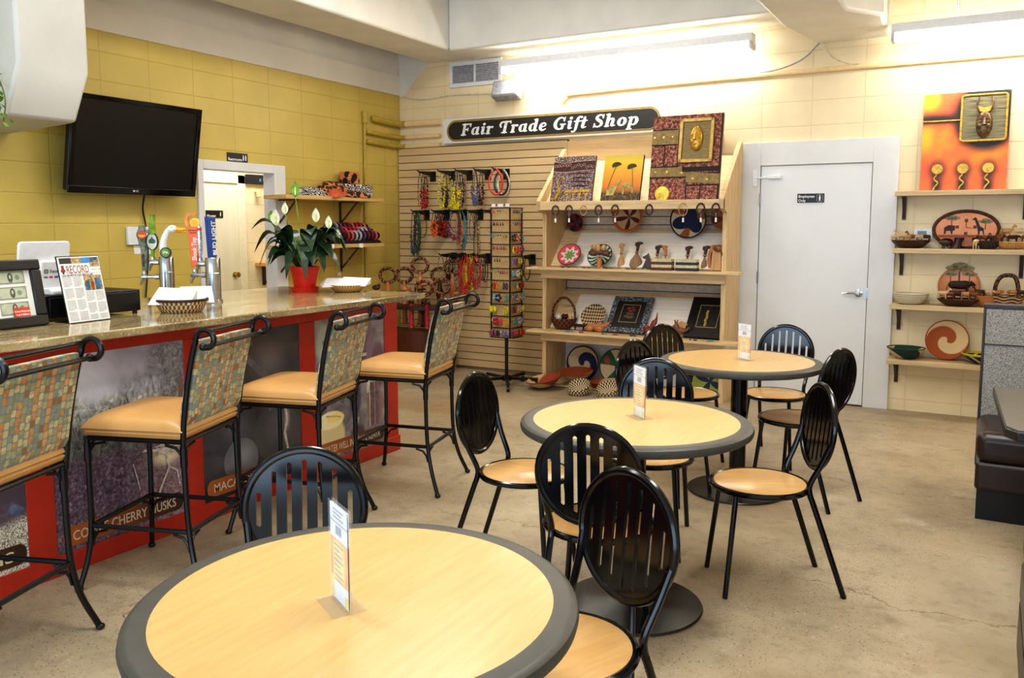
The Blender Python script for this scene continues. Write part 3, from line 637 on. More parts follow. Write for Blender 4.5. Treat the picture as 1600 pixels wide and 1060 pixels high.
b.m(0).prism(arc(0,0,.033,.052,0,360,24)[:-1], -.008, .008, Mo); b.m(1).prism(arc(0,0,.027,.045,0,360,24)[:-1], .008, .0085, Mo); b.m(2).prism([(-.018,-.012),(.018,-.012),(.0,.03)], .0085, .009, Mo).prism(arc(0,-.005,.02,.022,0,180,12), .0085, .0088, Mo); b.build('handle_badge', [DKB, mat('badge_cream',(206,206,190),.5), DGRN], hnd)
# goose head tap handle
p = Vector((-.002,.0,.25))
gh = MB().tube(curve_pts([p,p+Vector((-.012,-.006,.045)),p+Vector((-.008,-.002,.095)),p+Vector((.010,.010,.140)),p+Vector((.030,.020,.158))],4), [.023,.023,.022,.022,.021,.021,.020,.020,.019,.019,.018,.018,.017,.018,.019,.020,.02], 12).ell(p+Vector((.036,.024,.158)), (.028,.028,.023), 12, 8).build('tap_handle', mat('goose_white',(240,240,238),.3,var=.02), t1)
bk = Vector((.75,.66,0)).normalized(); c0 = p+Vector((.052,.036,.155))
MB().tube([c0,c0+bk*.03+Vector((0,0,-.002)),c0+bk*.055+Vector((0,0,.004))], [.016,.011,.004], 8).tube([c0+Vector((0,0,-.008)),c0+bk*.03+Vector((0,0,-.014)),c0+bk*.052+Vector((0,0,-.014))], [.010,.007,.003], 8).build('beak', mat('beak_orange',(246,164,30),.4), gh)
MB().ell(p+Vector((.050,.008,.166)), .005, 8, 6).build('eye', PLAST, gh)
b = MB(); Mo = TR(*(p+Vector((.04,-.03,.025)))) @ RFACE
b.m(0).lathe([(0,-.01),(.03,-.01),(.03,.006),(0,.006)], 22, Mo); b.m(1).lathe([(0,.006),(.024,.006),(.024,.0068),(0,.0068)], 22, Mo); text(b.m(2), 'IPA', Mo @ TR(0,0,.007), .022, bold=.0004); b.build('handle_badge', [DKB, mat('badge_green',(110,150,50),.4), mat('sign_white',(235,235,235))], gh)
t2 = tower('right of the two steel beer towers, with the tall blue tap handle', -3.80, 3.30)
p = faucet(t2, 0, .152, .092, 0)
hm = MB(); Mo = TR(*p) @ RFACE
hnd = MB().prism([(-.016,.012),(.016,.012),(.03,.235),(-.03,.235)], -.012, .012, Mo).build('tap_handle', ORANGE, t2, .003)
b = MB(); text(b.m(0), 'Shock Top', Mo @ TR(.004,.11,.0122) @ RZ(PI/2), .036, fit=.13, bold=.0006, shear=.15); text(b.m(1), 'BELGIAN', Mo @ TR(0,.214,.0122), .012, bold=.0003); text(b, 'WHITE', Mo @ TR(0,.2,.0122), .012, bold=.0003); b.build('handle_lettering', [mat('sign_white',(235,235,235)), INK], hnd)
b = MB(); Mq = Mo @ TR(.002,.265,0)
b.m(0).prism([(x*.042-.006,y*.046+.004) for x, y in arc(0,0,1,1,55,235,16)] + [(x*.026-.006,y*.028+.004) for x, y in arc(0,0,1,1,235,55,16)], -.008, .008, Mq); b.m(1).lathe([(0,-.007),(.026,-.007),(.026,.007),(0,.007)], 20, Mq @ TR(.008,-.008,.002)); b.m(2).lathe([(0,.007),(.02,.007),(.02,.0085),(0,.0085)], 20, Mq @ TR(.008,-.008,.002)); b.build('orange_slice', [mat('peel_orange',(226,144,60),.5), mat('slice_yellow',(240,190,70),.5), mat('slice_orange',(240,170,50),.5)], hnd)
p = faucet(t2, 0, .215, .06, 0)
hnd = MB().tube([p,p+Vector((0,0,.03)),p+Vector((0,0,.08)),p+Vector((0,0,.16)),p+Vector((0,0,.175))], [.008,.013,.015,.012,.012], 10).build('tap_handle', mat('handle_silver',(200,200,202),.3,.6,var=.25,scale=80), t2)
MB().tube([p+Vector((0,0,.15)),p+Vector((0,0,.165))], [.0135,.0135], 10).build('red_band', REDB, hnd)
p = Vector((.01,-.005,.25)); Mo = TR(*p) @ RZ(1.72) @ RX(-.04) @ FY
hnd = MB().prism([(-.022,0),(.022,0),(.030,.225),(-.026,.228)], -.02, .012, Mo).build('tap_handle', NAVYH, t2, .004)
b = MB(); text(b, 'BUD LIGHT', Mo @ TR(.008,.108,.0124) @ RZ(PI/2), .046, fit=.19, bold=.0012); b.build('handle_lettering', mat('sign_white',(235,235,235)), hnd)
# ---- baskets of napkins
def weave(name, c1, c2, sx=60, sz=60, rough=.7):
    if name in _mc: return _mc[name]
    t = NT(name); s = t.xyz(); a = t.math('ARCTAN2', s[1], s[0])
    f = t.math('MULTIPLY', t.math('SINE', t.math('MULTIPLY', a, sx)), t.math('SINE', t.math('MULTIPLY', s[2], sz*6)))
    c = t.mix(t.smooth(f, -.15, .15), c1, c2); t.bump(f, .4, .004); _mc[name] = t.done(c, rough); return _mc[name]
def bowl(r, h, base=.5, th=.006, k=6):
    pts = []
    for i in range(k+1):
        u = i/k; pts.append((r*(base+(1-base)*u**.7), h*u**1.2))
    inner = [(max(0.001,x-th), z+th*(.9 if i == 0 else .4)) for i, (x, z) in enumerate(pts)]
    return [(0,0)]+pts+[(pts[-1][0]-th*.5,h+th*.4)]+inner[::-1]+[(0,th)]
def napkin(mb, w, d, h, rz, c, tilt):
    M = TR(*c) @ RZ(rz) @ RX(tilt)
    mb.add([(-w,-d,0),(w,-d,0),(w,d,0),(-w,d,0),(-w*.6,0,h),(w*.9,-d*.2,h*.35),(w*1.05,d*.9,h*.75)], [(0,1,5,4),(1,2,6,5),(2,3,4,6),(3,0,4),(4,5,6),(3,2,1,0)], M)
    return mb
NAP = mat('napkin_white',(240,240,240),.8,var=.02)
bk_ = thing('napkin_basket', 'dark rimmed wicker basket on the bar before the beer towers', 'basket', (-3.50,2.835,1.07))
MB().lathe(bowl(.125,.062,.72), 32).build('basket_bowl', weave('wicker_dark',(222,192,144),(110,78,52),34,26), bk_)
MB().ring((0,0,.062), .124, .007, 32, 6).build('rim', mat('rim_brown',(52,36,30),.6), bk_)
for lab, w_, d_, h_, rz, c, tl in (('folded white napkin at the left in the dark rimmed basket',.10,.065,.075,.6,(-3.50,2.785,1.122),.10),('folded white napkin at the right in the dark rimmed basket, corner poking out',.095,.06,.07,1.0,(-3.50,2.905,1.126),.22)):
    solo('paper_napkin', napkin(MB(), w_, d_, h_, 0, (0,0,0), 0), NAP, lab, 'napkin', c, (tl,0,rz), flatshade=True)
bk2 = thing('napkin_bowl', 'shallow woven straw bowl beside the red flowerpot on the bar', 'bowl', (-3.63,4.24,1.07))
MB().lathe(bowl(.118,.045,.6), 32).build('straw_bowl', weave('straw_tan',(206,168,104),(176,132,74),40,20), bk2)
for lab, w_, d_, h_, rz, c, tl in (('folded white napkin at the left of the straw bowl by the flowerpot',.10,.06,.05,.9,(-3.68,4.19,1.112),.1),('folded white napkin on top of the straw bowl by the flowerpot',.10,.065,.052,.4,(-3.60,4.26,1.114),.05)):
    solo('paper_napkin', napkin(MB(), w_, d_, h_, 0, (0,0,0), 0), NAP, lab, 'napkin', c, (tl,0,rz), flatshade=True)
solo('straw_fan', MB().prism([(-.04,0),(.05,0),(.055,.06),(.03,.11),(-.02,.12),(-.05,.06)], -.004, .004, FX), mat('pinkish_straw',(176,156,136),.7,var=.2,stretch=(1,12,1)), 'pale striped woven flap standing behind the straw bowl on the bar', 'woven flap', (-3.82,4.36,1.07), (0,.12,.5))
solo('wooden_tray', MB().bx(-.09,.09,-.08,.08,0,.016).bx(-.09,.09,-.08,-.074,.016,.026).bx(-.09,.09,.074,.08,.016,.026), LTWOOD, 'flat light wood tray at the far end of the bar behind the straw bowl', 'tray', (-3.56,4.345-.04+.01,1.07), (0,0,.0)) if 0 else None
# ---- peace lily
pl = thing('peace_lily', 'peace lily with white blooms in a red pot on the bar', 'plant', (-3.87,4.10,1.07))
POT = mat('pot_red',(214,44,30),.3,var=.05)
MB().lathe([(0,.0),(.085,0),(.095,.03),(.088,.03),(.08,.012),(0,.012)], 28).build('saucer', POT, pl)
MB().lathe([(0,.012),(.066,.012),(.088,.135),(.096,.135),(.1,.165),(.09,.165),(.086,.14),(0,.14)], 28).build('pot', POT, pl)
def leafmat():
    t = NT('lily_leaf'); c = t.ramp(t.noise(18,3), [(.3,(20,40,24)),(.6,(42,68,40)),(.8,(70,98,60))]); return t.done(c, .32, spec=.5)
LEAF = leafmat()
def leaf(mb, base, d, ln, wd, lift, droop, roll=0):
    # arching stalk and blade along direction d (xy)
    d = Vector((d[0],d[1],0)).normalized(); sd = Vector((-d.y,d.x,0)); pts = []
    for i in range(13):
        u = i/12; pts.append(base + d*(ln*u) + Vector((0,0,1))*(lift*math.sin(min(1,u*1.25)*PI/2) - droop*max(0,u-.45)**2*3.3))
    mb.tube(pts[:5], .004, 5)
    for i in range(4, 12):
        def wv(k): u = (k-4)/8; return wd*math.sin(PI*u**.8)**.9 if 0 < u < 1 else .0005
        a, b = wv(i), wv(i+1); n_ = Vector((0,0,1)); up = .28
        s2 = (sd*math.cos(roll)+n_*math.sin(roll))
        mb.add([pts[i]-s2*a+n_*a*up, pts[i], pts[i]+s2*a+n_*a*up, pts[i+1]-s2*b+n_*b*up, pts[i+1], pts[i+1]+s2*b+n_*b*up], [(0,1,4,3),(1,2,5,4)])
fo_ = MB(); rr = random.Random(11)
for i in range(44):
    a = rr.uniform(0, 2*PI); ln = rr.uniform(.10,.24); 
    leaf(fo_, Vector((.03*math.cos(a),.03*math.sin(a),.14)), (math.cos(a),math.sin(a)), ln, rr.uniform(.046,.064), rr.uniform(.12,.30), rr.uniform(.0,.16), rr.uniform(-.5,.5))
vl = Vector((-.86,-.5,0))   # toward the left of the picture
rt = Vector((.86,.5,0))
for dx, dy, ln, wd, lf, dr in ((-.8,-.55,.30,.055,.34,.08),(-.86,-.5,.29,.06,.27,.16),(-.6,-.8,.27,.05,.22,.26),(.8,.5,.26,.055,.30,.2),(.9,.45,.27,.055,.30,.28),(.6,.8,.22,.05,.33,.1),(.2,-1,.18,.04,.15,.2),(.6,-.6,.2,.04,.2,.26)):
    leaf(fo_, Vector((dx*.03,dy*.03,.14)), (dx,dy), ln, wd, lf, dr, .1)
fo_.build('foliage', LEAF, pl, ang=80)
SPA = mat('spathe_white',(236,238,214),.5,var=.05); SPG = mat('spathe_green',(120,170,70),.5,var=.25)
def bloom(dx, dy, h, m_, s=1):
    b = MB(); base = Vector((0,0,.14)); tip = Vector((dx,dy,h))
    b.m(1).tube(curve_pts([base, Vector((dx*.4,dy*.4,h*.6)), tip],5), .0032, 5)
    Mb = TR(*tip) @ RZ(.7) @ RX(-.15) @ Matrix.Scale(s,4)
    vs = []; fs = []
    for i in range(9):
        u = i/8; wv = .022*math.sin(PI*min(1,u*.98+.02)**.75); z = u*.085
        vs += [(-wv,-.012*math.sin(PI*u)+.0,z),(0,.006,z),(wv,-.012*math.sin(PI*u),z)]
    for i in range(8): fs += [(3*i,3*i+1,3*i+4,3*i+3),(3*i+1,3*i+2,3*i+5,3*i+4)]
    b.m(0).add(vs, fs, Mb); b.m(2).tube([(0,-.006,.008),(0,-.006,.05)], .005, 6, M=Mb)
    b.build('bloom', [m_, SPG, mat('spadix',(226,220,150),.6)], pl, ang=80)
bloom(-.03,-.03,.61,SPG,1.25); bloom(-.075,-.08,.50,SPA,.95); bloom(-.10,-.14,.43,SPA,1.25); bloom(-.15,-.13,.45,SPG,.9); bloom(.13,-.02,.45,SPA,1.1); bloom(.19,.03,.41,SPA,1.0)
# ---- on the yellow wall: tv, cord, keypad
tv = thing('television', 'black flat television tilted down high on the yellow wall', 'television', (-5.45,4.05,1.722), 0)
Mt = RY(.179) @ FX
MB().prism(rrect(1.05,.66,.012), -.05, .0, Mt @ TR(0,.34,0)).build('cabinet', PLAST, tv, .006)
bz = MB()
for a in ((-.525,.525,.0,.05),(-.525,.525,.638,.67),(-.525,-.492,.05,.638),(.492,.525,.05,.638)): bz.prism([(a[0],a[2]),(a[1],a[2]),(a[1],a[3]),(a[0],a[3])], 0, .016, Mt)
bz.build('bezel', mat('bezel_gloss',(10,10,12),.08,var=.1), tv, .003)
MB().prism([(-.493,.049),(.493,.049),(.493,.639),(-.493,.639)], 0, .006, Mt).build('screen', mat('screen_black',(12,12,13),.28,var=.1), tv)
t = MB(); t.m(0).prism(arc(-.022,.028,.008,.008,0,360,14)[:-1], .016, .0165, Mt); text(t, 'LG', Mt @ TR(.004,.028,.0163), .02, bold=.0004); t.build('logo', mat('logo_silver',(190,190,194),.4), tv)
MB().bx(L+.0-(-5.45),-.01,-.2,.2,.2,.45).build('wall_mount', IRON, tv)
solo('power_cable', MB().tube(curve_pts([(-5.50,4.17,1.74),(-5.57,4.2,1.62),(-5.585,4.23,1.5),(-5.585,4.24,1.3),(-5.585,4.22,1.1),(-5.585,4.2,.95)],5), .007, 6), PLAST, 'black cord hanging from the television down the yellow wall', 'cable')
kp = thing('alarm_keypad', 'white alarm keypad on the yellow wall behind the beer towers', 'keypad', (L,4.165,1.42))
MB().prism(rrect(.195,.135,.01), 0, .028, FX).build('case', WHITE, kp, .005)
MB().prism([(-.02,.02),(.08,.02),(.08,.046),(-.02,.046)], .028, .029, FX).build('display', mat('lcd_grey',(150,156,158),.3), kp)
b = MB()
for i in range(3):
    for j in range(4): b.prism(rrect(.014,.009,.002), .028, .031, FX @ TR(-.012+i*.022,-.005-j*.014,0))
b.build('keys', mat('key_grey',(206,208,210),.5), kp)
solo('notice_card', MB().prism([(-.07,-.03),(.08,-.035),(.075,.03),(-.075,.035)], 0, .002, FX), PAPER, 'small white card stuck below the alarm keypad on the yellow wall', 'card', (L+.002,4.20,1.315), (0,0,0))
# ---- shelves on the yellow wall
def wall_shelf(label, y0, y1, z, depth, ys):
    o = thing('wall_shelf', label, 'shelf', (L,0,z), group='shelves on the yellow wall')
    MB().bx(0,depth,y0,y1,-.036,0).build('shelf_board', SHELFY, o, .003)
    for y in ys:
        b = MB().bx(0,.012,y-.012,y+.012,-.28,-.036).bx(.012,depth-.03,y-.012,y+.012,-.048,-.036)
        b.tube([(.01,y,-.25),(depth-.05,y,-.045)], .010, 6); b.build('bracket', DARKBR, o)
    return o
wall_shelf('upper wooden shelf on the yellow wall holding animal print bags', 5.45, 6.80, 1.766, .27, (5.62,6.45))
wall_shelf('lower wooden shelf on the yellow wall holding the bangle display', 5.45, 6.80, 1.322, .27, (5.62,6.45))
def zebra():
    t = NT('zebra_print'); f = t.noise(5, 2, t.mapping((1,2.2,5)), .4, 2.5); return t.done(t.ramp(t.math('SINE', t.math('MULTIPLY', f, 30)), [(.42,(20,20,22)),(.55,(232,228,222))]), .8)
def spots(name, c, d, sc=28):
    t = NT(name); f = t.voro(sc); return t.done(t.mix(t.smooth(f, .58, .48), c, d), .8)
ZEB = zebra(); LEO = spots('leopard_print',(196,124,70),(40,26,22),26); GIR = spots('cheetah_print',(206,124,78),(24,18,17),15); CORAL = mat('coral_leather',(206,92,60),.6)
def pouch(w, d, h, sag=.3):
    m = MB(); n_ = 10; vs = []; 
    for i in range(n_+1):
        u = i/n_*2-1
        for j in range(n_+1):
            v = j/n_*2-1; e = (1-abs(u)**3)*(1-abs(v)**3); vs.append((u*w/2, v*d/2, h*e**.6))
    fs = [(i*(n_+1)+j,(i+1)*(n_+1)+j,(i+1)*(n_+1)+j+1,i*(n_+1)+j+1) for i in range(n_) for j in range(n_)]
    m.add(vs, fs); m.add([(v[0],v[1],0) for v in vs], [f_[::-1] for f_ in fs]); return m
sz = 1.766
for lab, mm, m_, loc, rot in (
 ('flat zebra print pouch at the left of the upper yellow wall shelf', pouch(.17,.36,.08), ZEB, (-5.44,5.86,sz), (0,0,0)),
 ('coral orange pouch lying beside the leopard print bag on the upper shelf', pouch(.12,.2,.075), CORAL, (-5.37,6.13,sz), (.1,0,.3)),
 ('large leopard print bag slumped in the middle of the upper shelf', pouch(.20,.44,.15), LEO, (-5.49,6.22,sz), (0,0,.1)),
 ('low orange cheetah print pouch in front of the zebra box on the upper shelf', pouch(.12,.34,.06), GIR, (-5.38,6.42,sz), (0,0,0))):
    solo('fabric_pouch', mm, m_, lab, 'bag', loc, rot, group='animal print bags', ang=80)
solo('zebra_box', MB().box((0,0,.066),(.16,.40,.13)), ZEB, 'zebra striped fabric box at the right of the upper shelf', 'box', (-5.51,6.56,sz), group='animal print bags', bev=.012)
solo('cheetah_box', MB().box((0,0,.06),(.10,.19,.12)), GIR, 'orange cheetah print box stacked on the zebra striped box', 'box', (-5.51,6.50,sz+.133), group='animal print bags', bev=.01)
br = thing('bangle_stand', 'tiered black bangle stand on the lower yellow wall shelf', 'bangle display', (-5.47,6.50,1.322))
VEL = mat('black_velvet',(20,18,24),.9,var=.2)
MB().prism([(-.12,0),(.12,0),(.12,.02),(-.12,.12)], -.27, .27, RX(PI/2)).build('stand_base', VEL, br)
bcol = [mat('bangle_%s' % k, c, .35, var=.35, scale=120) for k, c in (('red',(170,34,44)),('pink',(206,80,96)),('dark_red',(110,26,36)),('purple',(104,66,110)),('silver',(180,176,184)),('coral',(216,96,70)))]
bn = ['red','pink','dark red','purple','silver grey','coral']
for k, (x, z) in enumerate(((.075,.075),(.0,.11),(-.07,.155))):
    MB().tube([(x,-.27,z),(x,.27,z)], .036, 12).build('velvet_roll', VEL, br)
pb = [MB().ring((0,0,0), .043, .011, 18, 6, axis='Y').build('bangle', m_) for m_ in bcol]
used = set()
ordn = ['first','second','third','fourth','fifth','sixth','seventh','eighth','ninth','tenth','eleventh','twelfth','thirteenth','fourteenth','fifteenth','sixteenth','seventeenth','eighteenth','nineteenth','twentieth']
for k, (x, z, rw) in enumerate(((.075,.075,'front'),(.0,.11,'middle'),(-.07,.155,'top'))):
    for j in range(8):
        q = (j*5+k*2+j//3) % 6
        o = pb[q] if q not in used else dup(pb[q]); used.add(q)
        o.location = (-5.47+x, 6.50-.21+j*.06, 1.322+z)
        tag(o, '%s beaded bangle, %s from the left on the %s roll of the bangle stand' % (bn[q], ordn[j], rw), 'bangle', 'bangles on the black stand')
tgm = MB().prism([(-.03,-.02),(.03,-.02),(.03,.02),(-.03,.02)], 0, .002, FX)
for y, lb in ((6.02,'small white price tag on the edge of the lower yellow wall shelf, left one'),(6.44,'small white price tag on the edge of the lower yellow wall shelf, right one')):
    o = tgm.build('price_tag', PAPER); place(o, (L+.271,y,1.304)); tag(o, lb, 'tag', 'price tags')
# ---- trailing vine beside the ceiling duct
iv = thing('trailing_ivy', 'green ivy tendril hanging at the upper left corner by the white duct', 'plant', (-4.79,2.80,2.13))
v = MB(); rr = random.Random(4)
v.m(1).tube(curve_pts([(-.18,-.02,.30),(-.09,-.025,.22),(-.02,-.03,.13),(.0,-.03,.04),(-.03,-.03,-.06)],5), .004, 5)
for i in range(46):
    u = rr.random(); c = Vector((-.12+.12*u+rr.uniform(-.05,.05)-.02, -.04+rr.uniform(-.04,.03), .22-.29*u+rr.uniform(-.03,.03)))
    M = TR(*c) @ Euler((rr.uniform(0,6),rr.uniform(-1,1),rr.uniform(0,6))).to_matrix().to_4x4()
    v.m(0).add([(0,0,0),(.010,.018,.004),(0,.045,0),(-.010,.018,.004)], [(0,1,2,3)], M)
v.build('foliage', [mat('ivy_green',(110,150,56),.5,var=.35,scale=20), mat('ivy_stem',(96,110,50),.6)], iv, ang=80)
# ================================================================ bar stools
TAN = mat('tan_leather',(205,158,98),.38,var=.05,scale=6,bump=.08,bscale=180)
def mosaic():
    t = NT('mosaic_fabric'); s = t.xyz(); sc_ = 42
    u = t.math('MULTIPLY', s[0], sc_); v = t.math('MULTIPLY', s[2], sc_*.86)
    v = t.math('ADD', v, t.math('MULTIPLY', t.white(t.comb(t.math('FLOOR', u),0,3)), .6))
    cu, cv = t.math('FLOOR', u), t.math('FLOOR', v)
    r1 = t.white(t.comb(cu, cv, 1)); 
    c = t.ramp(r1, [(0,(172,174,136)),(.2,(146,154,134)),(.38,(198,190,144)),(.55,(142,152,146)),(.68,(212,196,148)),(.8,(170,162,122)),(.92,(158,112,66))], True)
    col3 = t.math('MODULO', t.math('ABSOLUTE', cu), 3)
    isor = t.math('MULTIPLY', t.math('LESS_THAN', col3, .5), t.math('GREATER_THAN', t.white(t.comb(cu,cv,7)), .3))
    c = t.mix(isor, c, t.ramp(r1, [(.2,(208,140,82)),(.8,(222,164,106))]))
    # half-tone blocks in a few cells
    sub = t.white(t.comb(t.math('FLOOR', t.math('MULTIPLY', u, 2)), t.math('FLOOR', t.math('MULTIPLY', v, 2)), 5))
    c = t.mix(t.math('MULTIPLY', t.math('GREATER_THAN', sub, .72), .35), c, (120,118,88))
    fu = t.math('ABSOLUTE', t.math('SUBTRACT', t.math('FRACT', u), .5)); fv = t.math('ABSOLUTE', t.math('SUBTRACT', t.math('FRACT', v), .5))
    e = t.math('POWER', t.math('ADD', t.math('POWER', fu, 5), t.math('POWER', fv, 5)), .2)
    c = t.mix(t.smooth(e, .41, .46), c, (124,138,140)); t.bump(t.noise(300,2), .15, .002)
    return t.done(c, .8)
MOS = mosaic()
def pillow(mb, w, d, z0, z1, M=None, n=14, pw=4, bot=True):
    # domed upholstered slab w x d, crown between z0 and z1
    vs = []; H = z1-z0
    for i in range(n+1):
        u = math.sin((i/n-.5)*PI)
        for j in range(n+1):
            v = math.sin((j/n-.5)*PI); e = max(0,(1-abs(u)**pw)*(1-abs(v)**pw))
            vs.append((u*w/2, v*d/2, z0+H*e**.5))
    N_ = n+1; fs = [(i*N_+j,(i+1)*N_+j,(i+1)*N_+j+1,i*N_+j+1) for i in range(n) for j in range(n)]
    mb.add(vs, fs, M)
    if bot: mb.add([(v[0],v[1],z0) for v in vs], [f_[::-1] for f_ in fs], M)
    return mb
def make_stool():
    o = thing('bar_stool', 'stool', 'bar stool', group='bar stools along the bar')
    hw, hd, zf, zp = .205, .215, .64, .27
    s = MB(); pillow(s, .46, .455, .685, .745, n=18, pw=6).bx(-.225,.225,-.222,.222,.652,.688); st = s.build('seat', TAN, o, .012, ang=80)
    q = rrect(.452,.447,.03); MB().tube([(x,y,.672) for x, y in q], .0045, 6, True).build('seat_piping', TAN, st)
    f = MB()
    for a, b in (((-hw,hd),(hw,hd)),((-hw,-hd),(hw,-hd)),((-hw,-hd),(-hw,hd)),((hw,-hd),(hw,hd))):
        f.tube([(*a,zf),(*b,zf)], .0105, 8)
        A, B = Vector((*a,0)), Vector((*b,0)); dd = (B-A).normalized()
        for P, sg in ((A,1),(B,-1)):
            f.tube([P+Vector((0,0,zf-.09)), P+dd*sg*.012+Vector((0,0,zf-.05)), P+dd*sg*.035+Vector((0,0,zf-.024)), P+dd*sg*.08+Vector((0,0,zf-.015))], .006, 6)
    f.build('seat_frame', IRON, o)
    for sx in (-1,1):
        l = MB().tube(curve_pts([(sx*hw,hd,zf+.01),(sx*hw,hd,.42),(sx*hw,hd+.002,zp),(sx*(hw+.012),hd+.014,.14),(sx*(hw+.042),hd+.04,.012)],4), .0115, 8)
        l.tube([(sx*hw,hd,zf-.10),(sx*hw,hd,zf-.02)], .015, 8).ell((sx*(hw+.043),hd+.041,.012), (.017,.017,.012)); l.build('leg', IRON, o)
        l = MB().tube(curve_pts([(sx*hw,-hd,zf+.01),(sx*hw,-hd-.002,.42),(sx*hw,-hd-.01,zp),(sx*(hw+.012),-hd-.035,.14),(sx*(hw+.042),-hd-.082,.012)],4), .0115, 8)
        l.tube([(sx*hw,-hd,zf-.10),(sx*hw,-hd,zf-.02)], .015, 8).ell((sx*(hw+.043),-hd-.083,.012), (.017,.017,.012)); l.build('leg', IRON, o)
    fr = MB()
    for a, b in (((-hw,hd),(hw,hd)),((-hw,-hd-.01),(hw,-hd-.01)),((-hw,-hd-.01),(-hw,hd)),((hw,-hd-.01),(hw,hd))):
        fr.tube([(*a,zp),(*b,zp)], .0105, 8)
        A, B = Vector((*a,0)), Vector((*b,0)); dd = (B-A).normalized()
        for P, sg in ((A,1),(B,-1)):
            fr.tube([P+Vector((0,0,zp-.085)), P+dd*sg*.01+Vector((0,0,zp-.05)), P+dd*sg*.03+Vector((0,0,zp-.025)), P+dd*sg*.07+Vector((0,0,zp-.014))], .006, 6)
    fr.build('footrest', IRON, o)
    # scrolled back uprights, curling away from the bar
    for sx in (-1,1):
        pts = [(sx*.213,-hd-.004,.62),(sx*.218,-hd-.014,.72),(sx*.222,-hd-.04,.88),(sx*.224,-hd-.068,1.0),(sx*.226,-hd-.085,1.055)]
        cy, cz, r = -hd-.128, 1.058, .043
        for k in range(0, 13):
            a = k*1.62*PI/12; rr_ = r*(1-.025*k)
            pts.append((sx*.227, cy+rr_*math.cos(a), cz+rr_*math.sin(a)))
        m = MB().tube(curve_pts(pts,2), .0115, 8); m.ell(pts[-1], .016); m.build('scroll_upright', IRON, o)
    c = MB().tube([(-.226,-hd-.095,1.085),(.226,-hd-.095,1.085)], .008, 8).tube([(-.226,-hd-.13,1.032),(.226,-hd-.13,1.032)], .009, 8); c.build('crossbar', IRON, o)
    # upholstered back between the uprights
    b = MB(); n_ = 12
    for k, (u, v) in enumerate(((1,0),)):
        vs = []; fs = []
        prof = []
        for i in range(n_+1):
            t_ = i/n_; z = .705+.345*t_; yb = -hd-.012-.075*t_**1.2
            prof.append((z, yb))
        nx = 8
        for i, (z, yb) in enumerate(prof):
            ed = .5+.5*min(1, min(i, n_-i)/1.5)
            for j in range(nx+1):
                x = -.208+.416*j/nx; e2 = .4+.6*min(1, min(j, nx-j)/1.0)
                vs.append((x, yb+.010+.040*ed*e2, z))
        for i, (z, yb) in enumerate(prof):
            for j in range(nx+1): vs.append((-.208+.416*j/nx, yb-.012*min(1,min(i,n_-i)/1.), z))
        N_ = nx+1; O = N_*(n_+1)
        for i in range(n_):
            for j in range(nx):
                a = i*N_+j; fs.append((a+1,a,a+N_,a+N_+1)); fs.append((O+a,O+a+1,O+a+N_+1,O+a+N_))
        for i in range(n_): a = i*N_; fs.append((a,O+a,O+a+N_,a+N_)); a += nx; fs.append((O+a,a,a+N_,O+a+N_))
        for j in range(nx): fs.append((j,j+1,O+j+1,O+j)); a = n_*N_+j; fs.append((a+1,a,O+a,O+a+1))
        b.add(vs, fs)
    b.build('back_cushion', MOS, o, ang=60)
    return o
st = make_stool()
for i, (x, y, th, lab) in enumerate(STOOLS):
    o = st if i == 0 else dup(st)
    o.location = (x,y,0); o.rotation_euler = (0,0,th); o['label'] = lab
# ================================================================ café tables and chairs
def laminate():
    t = NT('maple_laminate'); f = t.noise(9, 5, t.mapping((6,.5,1)), .6, .4); c = t.ramp(f, [(.3,(206,168,108)),(.5,(211,175,115)),(.72,(216,182,124))]); 
    t.bump(t.noise(200,2), .02, .001); return t.done(c, .28, spec=.4)
LAM = laminate(); RIM = mat('grey_rim',(74,72,66),.45,var=.05); EDGE = mat('black_edge',(34,34,34),.4)
def seatwood():
    t = NT('seat_laminate'); f = t.noise(8, 4, t.mapping((5,.6,1)), .6, .4); return t.done(t.ramp(f, [(.3,(210,164,104)),(.55,(216,172,112)),(.75,(222,181,123))]), .25)
SEATW = seatwood()
def make_table():
    o = thing('cafe_table', 'table', 'table', group='round café tables')
    R = .447
    MB().lathe([(0,.722),(R*.885,.722),(R*.885,.7505),(0,.7505)], 96).build('tabletop', LAM, o)
    MB().lathe([(R*.885,.712),(R-.012,.712),(R-.003,.718),(R,.73),(R-.003,.742),(R-.012,.749),(R-.02,.7505),(R*.885,.7505)], 96, closed=True).m(1).build('grey_rim', RIM, o)
    MB().lathe([(0,.695),(.2,.695),(.2,.72),(0,.72)], 24).build('top_plate', BLACK, o)
    MB().lathe([(.045,.02),(.045,.70)], 24).build('column', BLACK, o)
    MB().lathe([(0,0),(.268,0),(.275,.006),(.27,.012),(.10,.026),(.06,.04),(0,.04)], 48).build('base', mat('base_black',(26,26,27),.3,var=.1), o)
    return o
tb = make_table()
for i, (x, y, lab) in enumerate(TABLES):
    o = tb if i == 0 else dup(tb); o.location = (x,y,0); o['label'] = lab
CSEAT, CR = .44, .2
